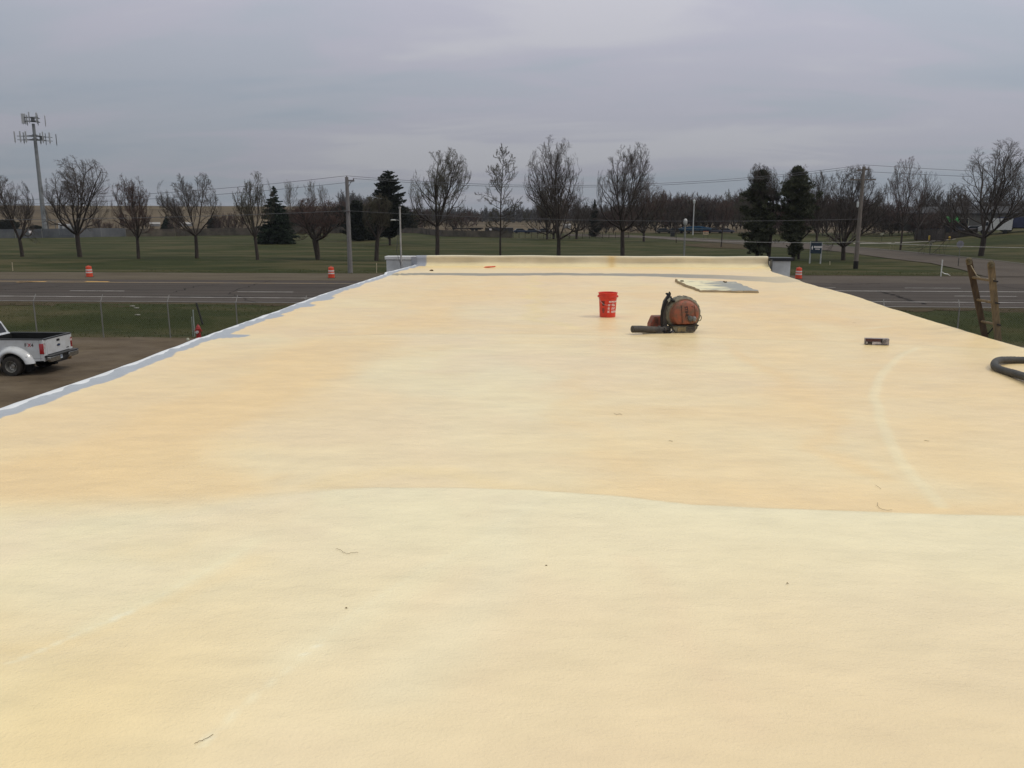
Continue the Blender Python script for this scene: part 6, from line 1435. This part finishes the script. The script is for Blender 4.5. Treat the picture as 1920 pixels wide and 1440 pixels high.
def conifer(lab, px, py, top, w_px, kind='spruce', seed=1, bare=.02, sharp=1.0, name='spruce_tree', prof=None, base=None, grp='conifers'):
    rs = np.random.RandomState(seed); b = base or g(px, py); t = up(px, top, b); H = t.z - b.z; Rm = w_px / 2 / F * b.dot(FWD)
    prof = prof or [(bare, .75), (bare + .08, 1.0), (.35, .80), (.6, .50), (.8, .27), (.93, .10), (1, .02)]
    zs, ws = zip(*prof); nb = int(260 * max(1, H / 9)); zf = bare + (1 - bare) * rs.beta(1, 1.35, nb); az = rs.uniform(0, 2 * np.pi, nb); L = Rm * np.interp(zf, zs, ws) * rs.uniform(.72, 1.12, nb)
    o = thing(name, lab, 'tree', b, 0, grp); CC = []; DD = []; pts = []
    for z, a, l in zip(zf, az, L):
        n = max(4, int(l / .11)); u = np.linspace(.12, 1, n); droop = -.22 * u * l + .16 * u ** 2 * l if kind == 'spruce' else .25 * u * l
        x = np.cos(a) * l * u; y = np.sin(a) * l * u; P = np.stack([x, y, z * H + droop], -1); pts.append((P[0] * [0, 0, 1], P[-1]))
        for rep in range(5):
            w_ = .10 * l * (1.1 - u)[:, None] + .05; off = rs.normal(0, 1, (n, 3)) * w_ * [1, 1, .6]
            side = rs.choice([-1, 1], n); d = np.stack([np.cos(a + side * .7), np.sin(a + side * .7), np.full(n, -.18 if kind == 'spruce' else .4)], -1) + rs.normal(0, .25, (n, 3)); CC.append(P + off); DD.append(d)
    n = 120; zt = rs.uniform(.9, 1.0, n); CC.append(np.stack([rs.normal(0, .10, n) * (1.02 - zt) * 6, rs.normal(0, .10, n) * (1.02 - zt) * 6, zt * H], -1)); DD.append(rs.normal(0, .4, (n, 3)) + [0, 0, 1])
    V, Q = cards(rs, np.concatenate(CC), np.concatenate(DD), .42 if kind == 'spruce' else .36, .42)
    npmesh('crown', V, Q, NEED[kind], o)
    m = MB(); m.tube([(0, 0, -.1), (0, 0, H * .5), (0, 0, H * .97)], [max(.16, H * .017), H * .010, .03], 8)
    for a_, c_ in pts[::5]: m.tube([a_, c_], [.03, .01], 3, cap=False)
    m.build('trunk', BARK, o); return o
conifer('broad dark spruce with branches to the ground on the left lawn', 519, 457.5, 350, 78, seed=1, prof=[(.0, .85), (.10, 1.0), (.3, .86), (.5, .62), (.7, .40), (.85, .20), (1, .03)])
conifer('small dark spruce behind the left fence', 314, 434, 404, 24, seed=2)
conifer('tall dense dark conifer with a bare foot behind the service mast', 731, 460, 320, 74, 'yew', 3, .10, name='conifer', prof=[(.10, .45), (.2, .85), (.36, 1.0), (.55, .86), (.75, .66), (.9, .44), (.97, .24), (1, .08)])
conifer('bushy dark evergreen right of the grey utility pole', 671, 452, 376, 62, 'yew', 4, .0, name='evergreen_tree', prof=[(0, .8), (.2, 1.0), (.6, .85), (.85, .5), (1, .12)])
conifer('dark evergreen hiding behind the small dense bare tree', 700, 450, 392, 52, 'yew', 14, .0, name='evergreen_tree', prof=[(0, .8), (.2, 1.0), (.6, .85), (.85, .5), (1, .12)])
conifer('dark evergreen behind the bare trees left of the grey utility pole', 640, 437, 386, 52, 'yew', 5, .0, name='evergreen_tree', prof=[(0, .7), (.3, 1.0), (.6, .85), (.85, .5), (1, .12)])
conifer('dark olive evergreen right of the narrow conifer', 765, 437, 396, 44, 'yew', 6, .0, name='evergreen_tree', prof=[(0, .7), (.3, 1.0), (.6, .85), (.85, .5), (1, .12)])
conifer('small pointed evergreen between the centre bare trees', 1114, 444, 374, 24, 'yew', 7, .0, name='evergreen_tree')
conifer('dark rounded evergreen shrub behind the fourth bare tree', 402, 434, 408, 26, 'yew', 8, .0, name='evergreen_tree', prof=[(0, .8), (.3, 1.0), (.7, .8), (1, .2)])
conifer('dark shrub at the compound left of the cell tower', 68, 436, 423, 22, 'yew', 9, .0, name='evergreen_tree', prof=[(0, .8), (.3, 1.0), (.7, .8), (1, .2)])
conifer('brownish evergreen shrub at the far left edge', 14, 436, 412, 44, 'yew', 10, .0, name='evergreen_tree', prof=[(0, .8), (.3, 1.0), (.7, .8), (1, .2)])
def pine(lab, px, py, top, w_px, seed, prof, lean=0, n_b=190):
    rs = np.random.RandomState(seed); b = g(px, py); t = up(px, top, b); H = t.z - b.z; Rm = w_px / 2 / F * b.dot(FWD); o = thing('pine_tree', lab, 'tree', b, 0, 'pines right of centre')
    CC = []; DD = []; m = MB(); m.tube([(0, 0, -.1), (.08, 0, H * .3), (-.12, .05, H * .6), (.05, 0, H * .85), (0, 0, H * .98)], [.24, .19, .13, .07, .02], 8); zp, wp = zip(*prof)
    for i in range(n_b):
        z = .07 + .92 * rs.beta(1.1, 1.15); a = rs.uniform(0, 6.28); lob = .72 + .42 * math.sin(a * 2 + z * 9 + seed) * math.sin(z * 17 + seed * 2); r = Rm * np.interp(z, zp, wp) * rs.uniform(.45, 1.2) * lob; st = np.array([0, 0, z * H]); c = np.array([math.cos(a) * r, math.sin(a) * r, z * H + r * rs.uniform(-.15, .45)])
        if i % 2 == 0: m.tube([tuple(st), tuple((st + c) / 2 - [0, 0, .08 * r]), tuple(c)], [.045, .03, .012], 4, cap=False)
        for k in range(rs.randint(3, 7)):
            u = rs.uniform(.35, 1.05); q0 = st + (c - st) * u + rs.normal(0, .16, 3); n = 46; q = rs.normal(0, 1, (n, 3)); q /= np.linalg.norm(q, axis=1, keepdims=True); s = np.array([1, 1, .62]) * rs.uniform(.22, .48); CC.append(q0 + q * s * rs.uniform(.2, 1, (n, 1)) ** .6); DD.append(q + [0, 0, .5])
    V, Q = cards(rs, np.concatenate(CC), np.concatenate(DD), .30, .30); npmesh('crown', V, Q, NEED['pine'], o); m.build('trunk', BARK, o)
pine('dark green pine with a leafy low skirt, left of the two', 1419, 486, 323, 92, 1, [(.05, .35), (.13, .95), (.35, .85), (.5, .95), (.7, .60), (.82, .55), (.92, .32), (1, .06)])
pine('taller ragged pine with a thick trunk behind the far right roof corner', 1487, 488, 314, 88, 2, [(.05, .15), (.16, .4), (.35, .65), (.55, .85), (.75, 1.0), (.88, .85), (.96, .45), (1, .12)])
# far woods: a belt of small bare trees that reads as one mass
TVp, TQp, CVp, CQp = make_tree(301, 'vase', .05, .6, limbs=7, counts=(6, 5, 3), tw=.0075, r0=.03)
Vp = np.concatenate([TVp, CVp]); Qp = np.concatenate([TQp, CQp + len(TVp)]); Vp[:, :2] *= .42 / np.percentile(np.hypot(Vp[:, 0], Vp[:, 1]), 98)
V = []; Q = []; rs_ = np.random.RandomState(8); o_ = 0
for i in range(620):
    y = rs_.uniform(560, 760); px = rs_.uniform(640, 1960); r = ray(px, 400); x = r[0] / r[1] * y; h = rs_.uniform(7.5, 12.5) * (1.0 if px < 1000 else 1.15); a = rs_.uniform(0, 6.28); ca, sa = math.cos(a), math.sin(a); w = rs_.uniform(9, 15)
    q = Vp.copy(); q = np.stack([(q[:, 0] * ca - q[:, 1] * sa) * w, (q[:, 0] * sa + q[:, 1] * ca) * w, q[:, 2] * h], -1); q += [x, y, float(terrain(x, y)) - .2]; V.append(q); Q.append(Qp + o_); o_ += len(q)
tag(npmesh('distant_woods', np.concatenate(V), np.concatenate(Q), mat('far_twigs', (.075, .068, .066), .95, scale=.02, var=.2)), 'far belt of bare woods along the horizon', 'woods', kind='stuff')
# tufts of grass in the ditch and along the lawn edge
rs_ = np.random.RandomState(12); n = 26000; x = rs_.uniform(-42, 42, n); y = np.where(rs_.rand(n) < .72, rs_.uniform(39.4, 48.8, n), rs_.uniform(75.6, 80, n)); keep = fbm(x * .5, y * .9, 91) > .36; x = x[keep]; y = y[keep]
C_ = np.stack([x, y, terrain(x, y) + .035], -1); D_ = rs_.normal(0, .5, (len(x), 3)) + [0, 0, 1]; Vg, Qg = cards(rs_, C_, D_, .09, .35)
tag(npmesh('grass_tufts', Vg, Qg, mat('tuft_grass', (.066, .070, .022), .9, scale=.6, col2=(.044, .050, .016))), 'short rough grass in the ditch and along the lawn edge', 'grass', kind='stuff')

# ================================================================ AIR
def haze():
    m = bpy.data.materials.new('haze_air'); m.use_nodes = True; t = m.node_tree
    for n in list(t.nodes): t.nodes.remove(n)
    v = t.nodes.new('ShaderNodeVolumePrincipled'); v.inputs['Color'].default_value = (.80, .86, .95, 1); v.inputs['Density'].default_value = 0.00009; v.inputs['Anisotropy'].default_value = .2
    o_ = t.nodes.new('ShaderNodeOutputMaterial'); t.links.new(v.outputs[0], o_.inputs['Volume'])
    mb = MB(); mb.box((0, 2215, 29), (6040, 4600, 62)); o = mb.build('haze', m, smooth_=False); tag(o, 'thin grey air fading the far woods', 'haze', kind='stuff')
if HAZE: haze()
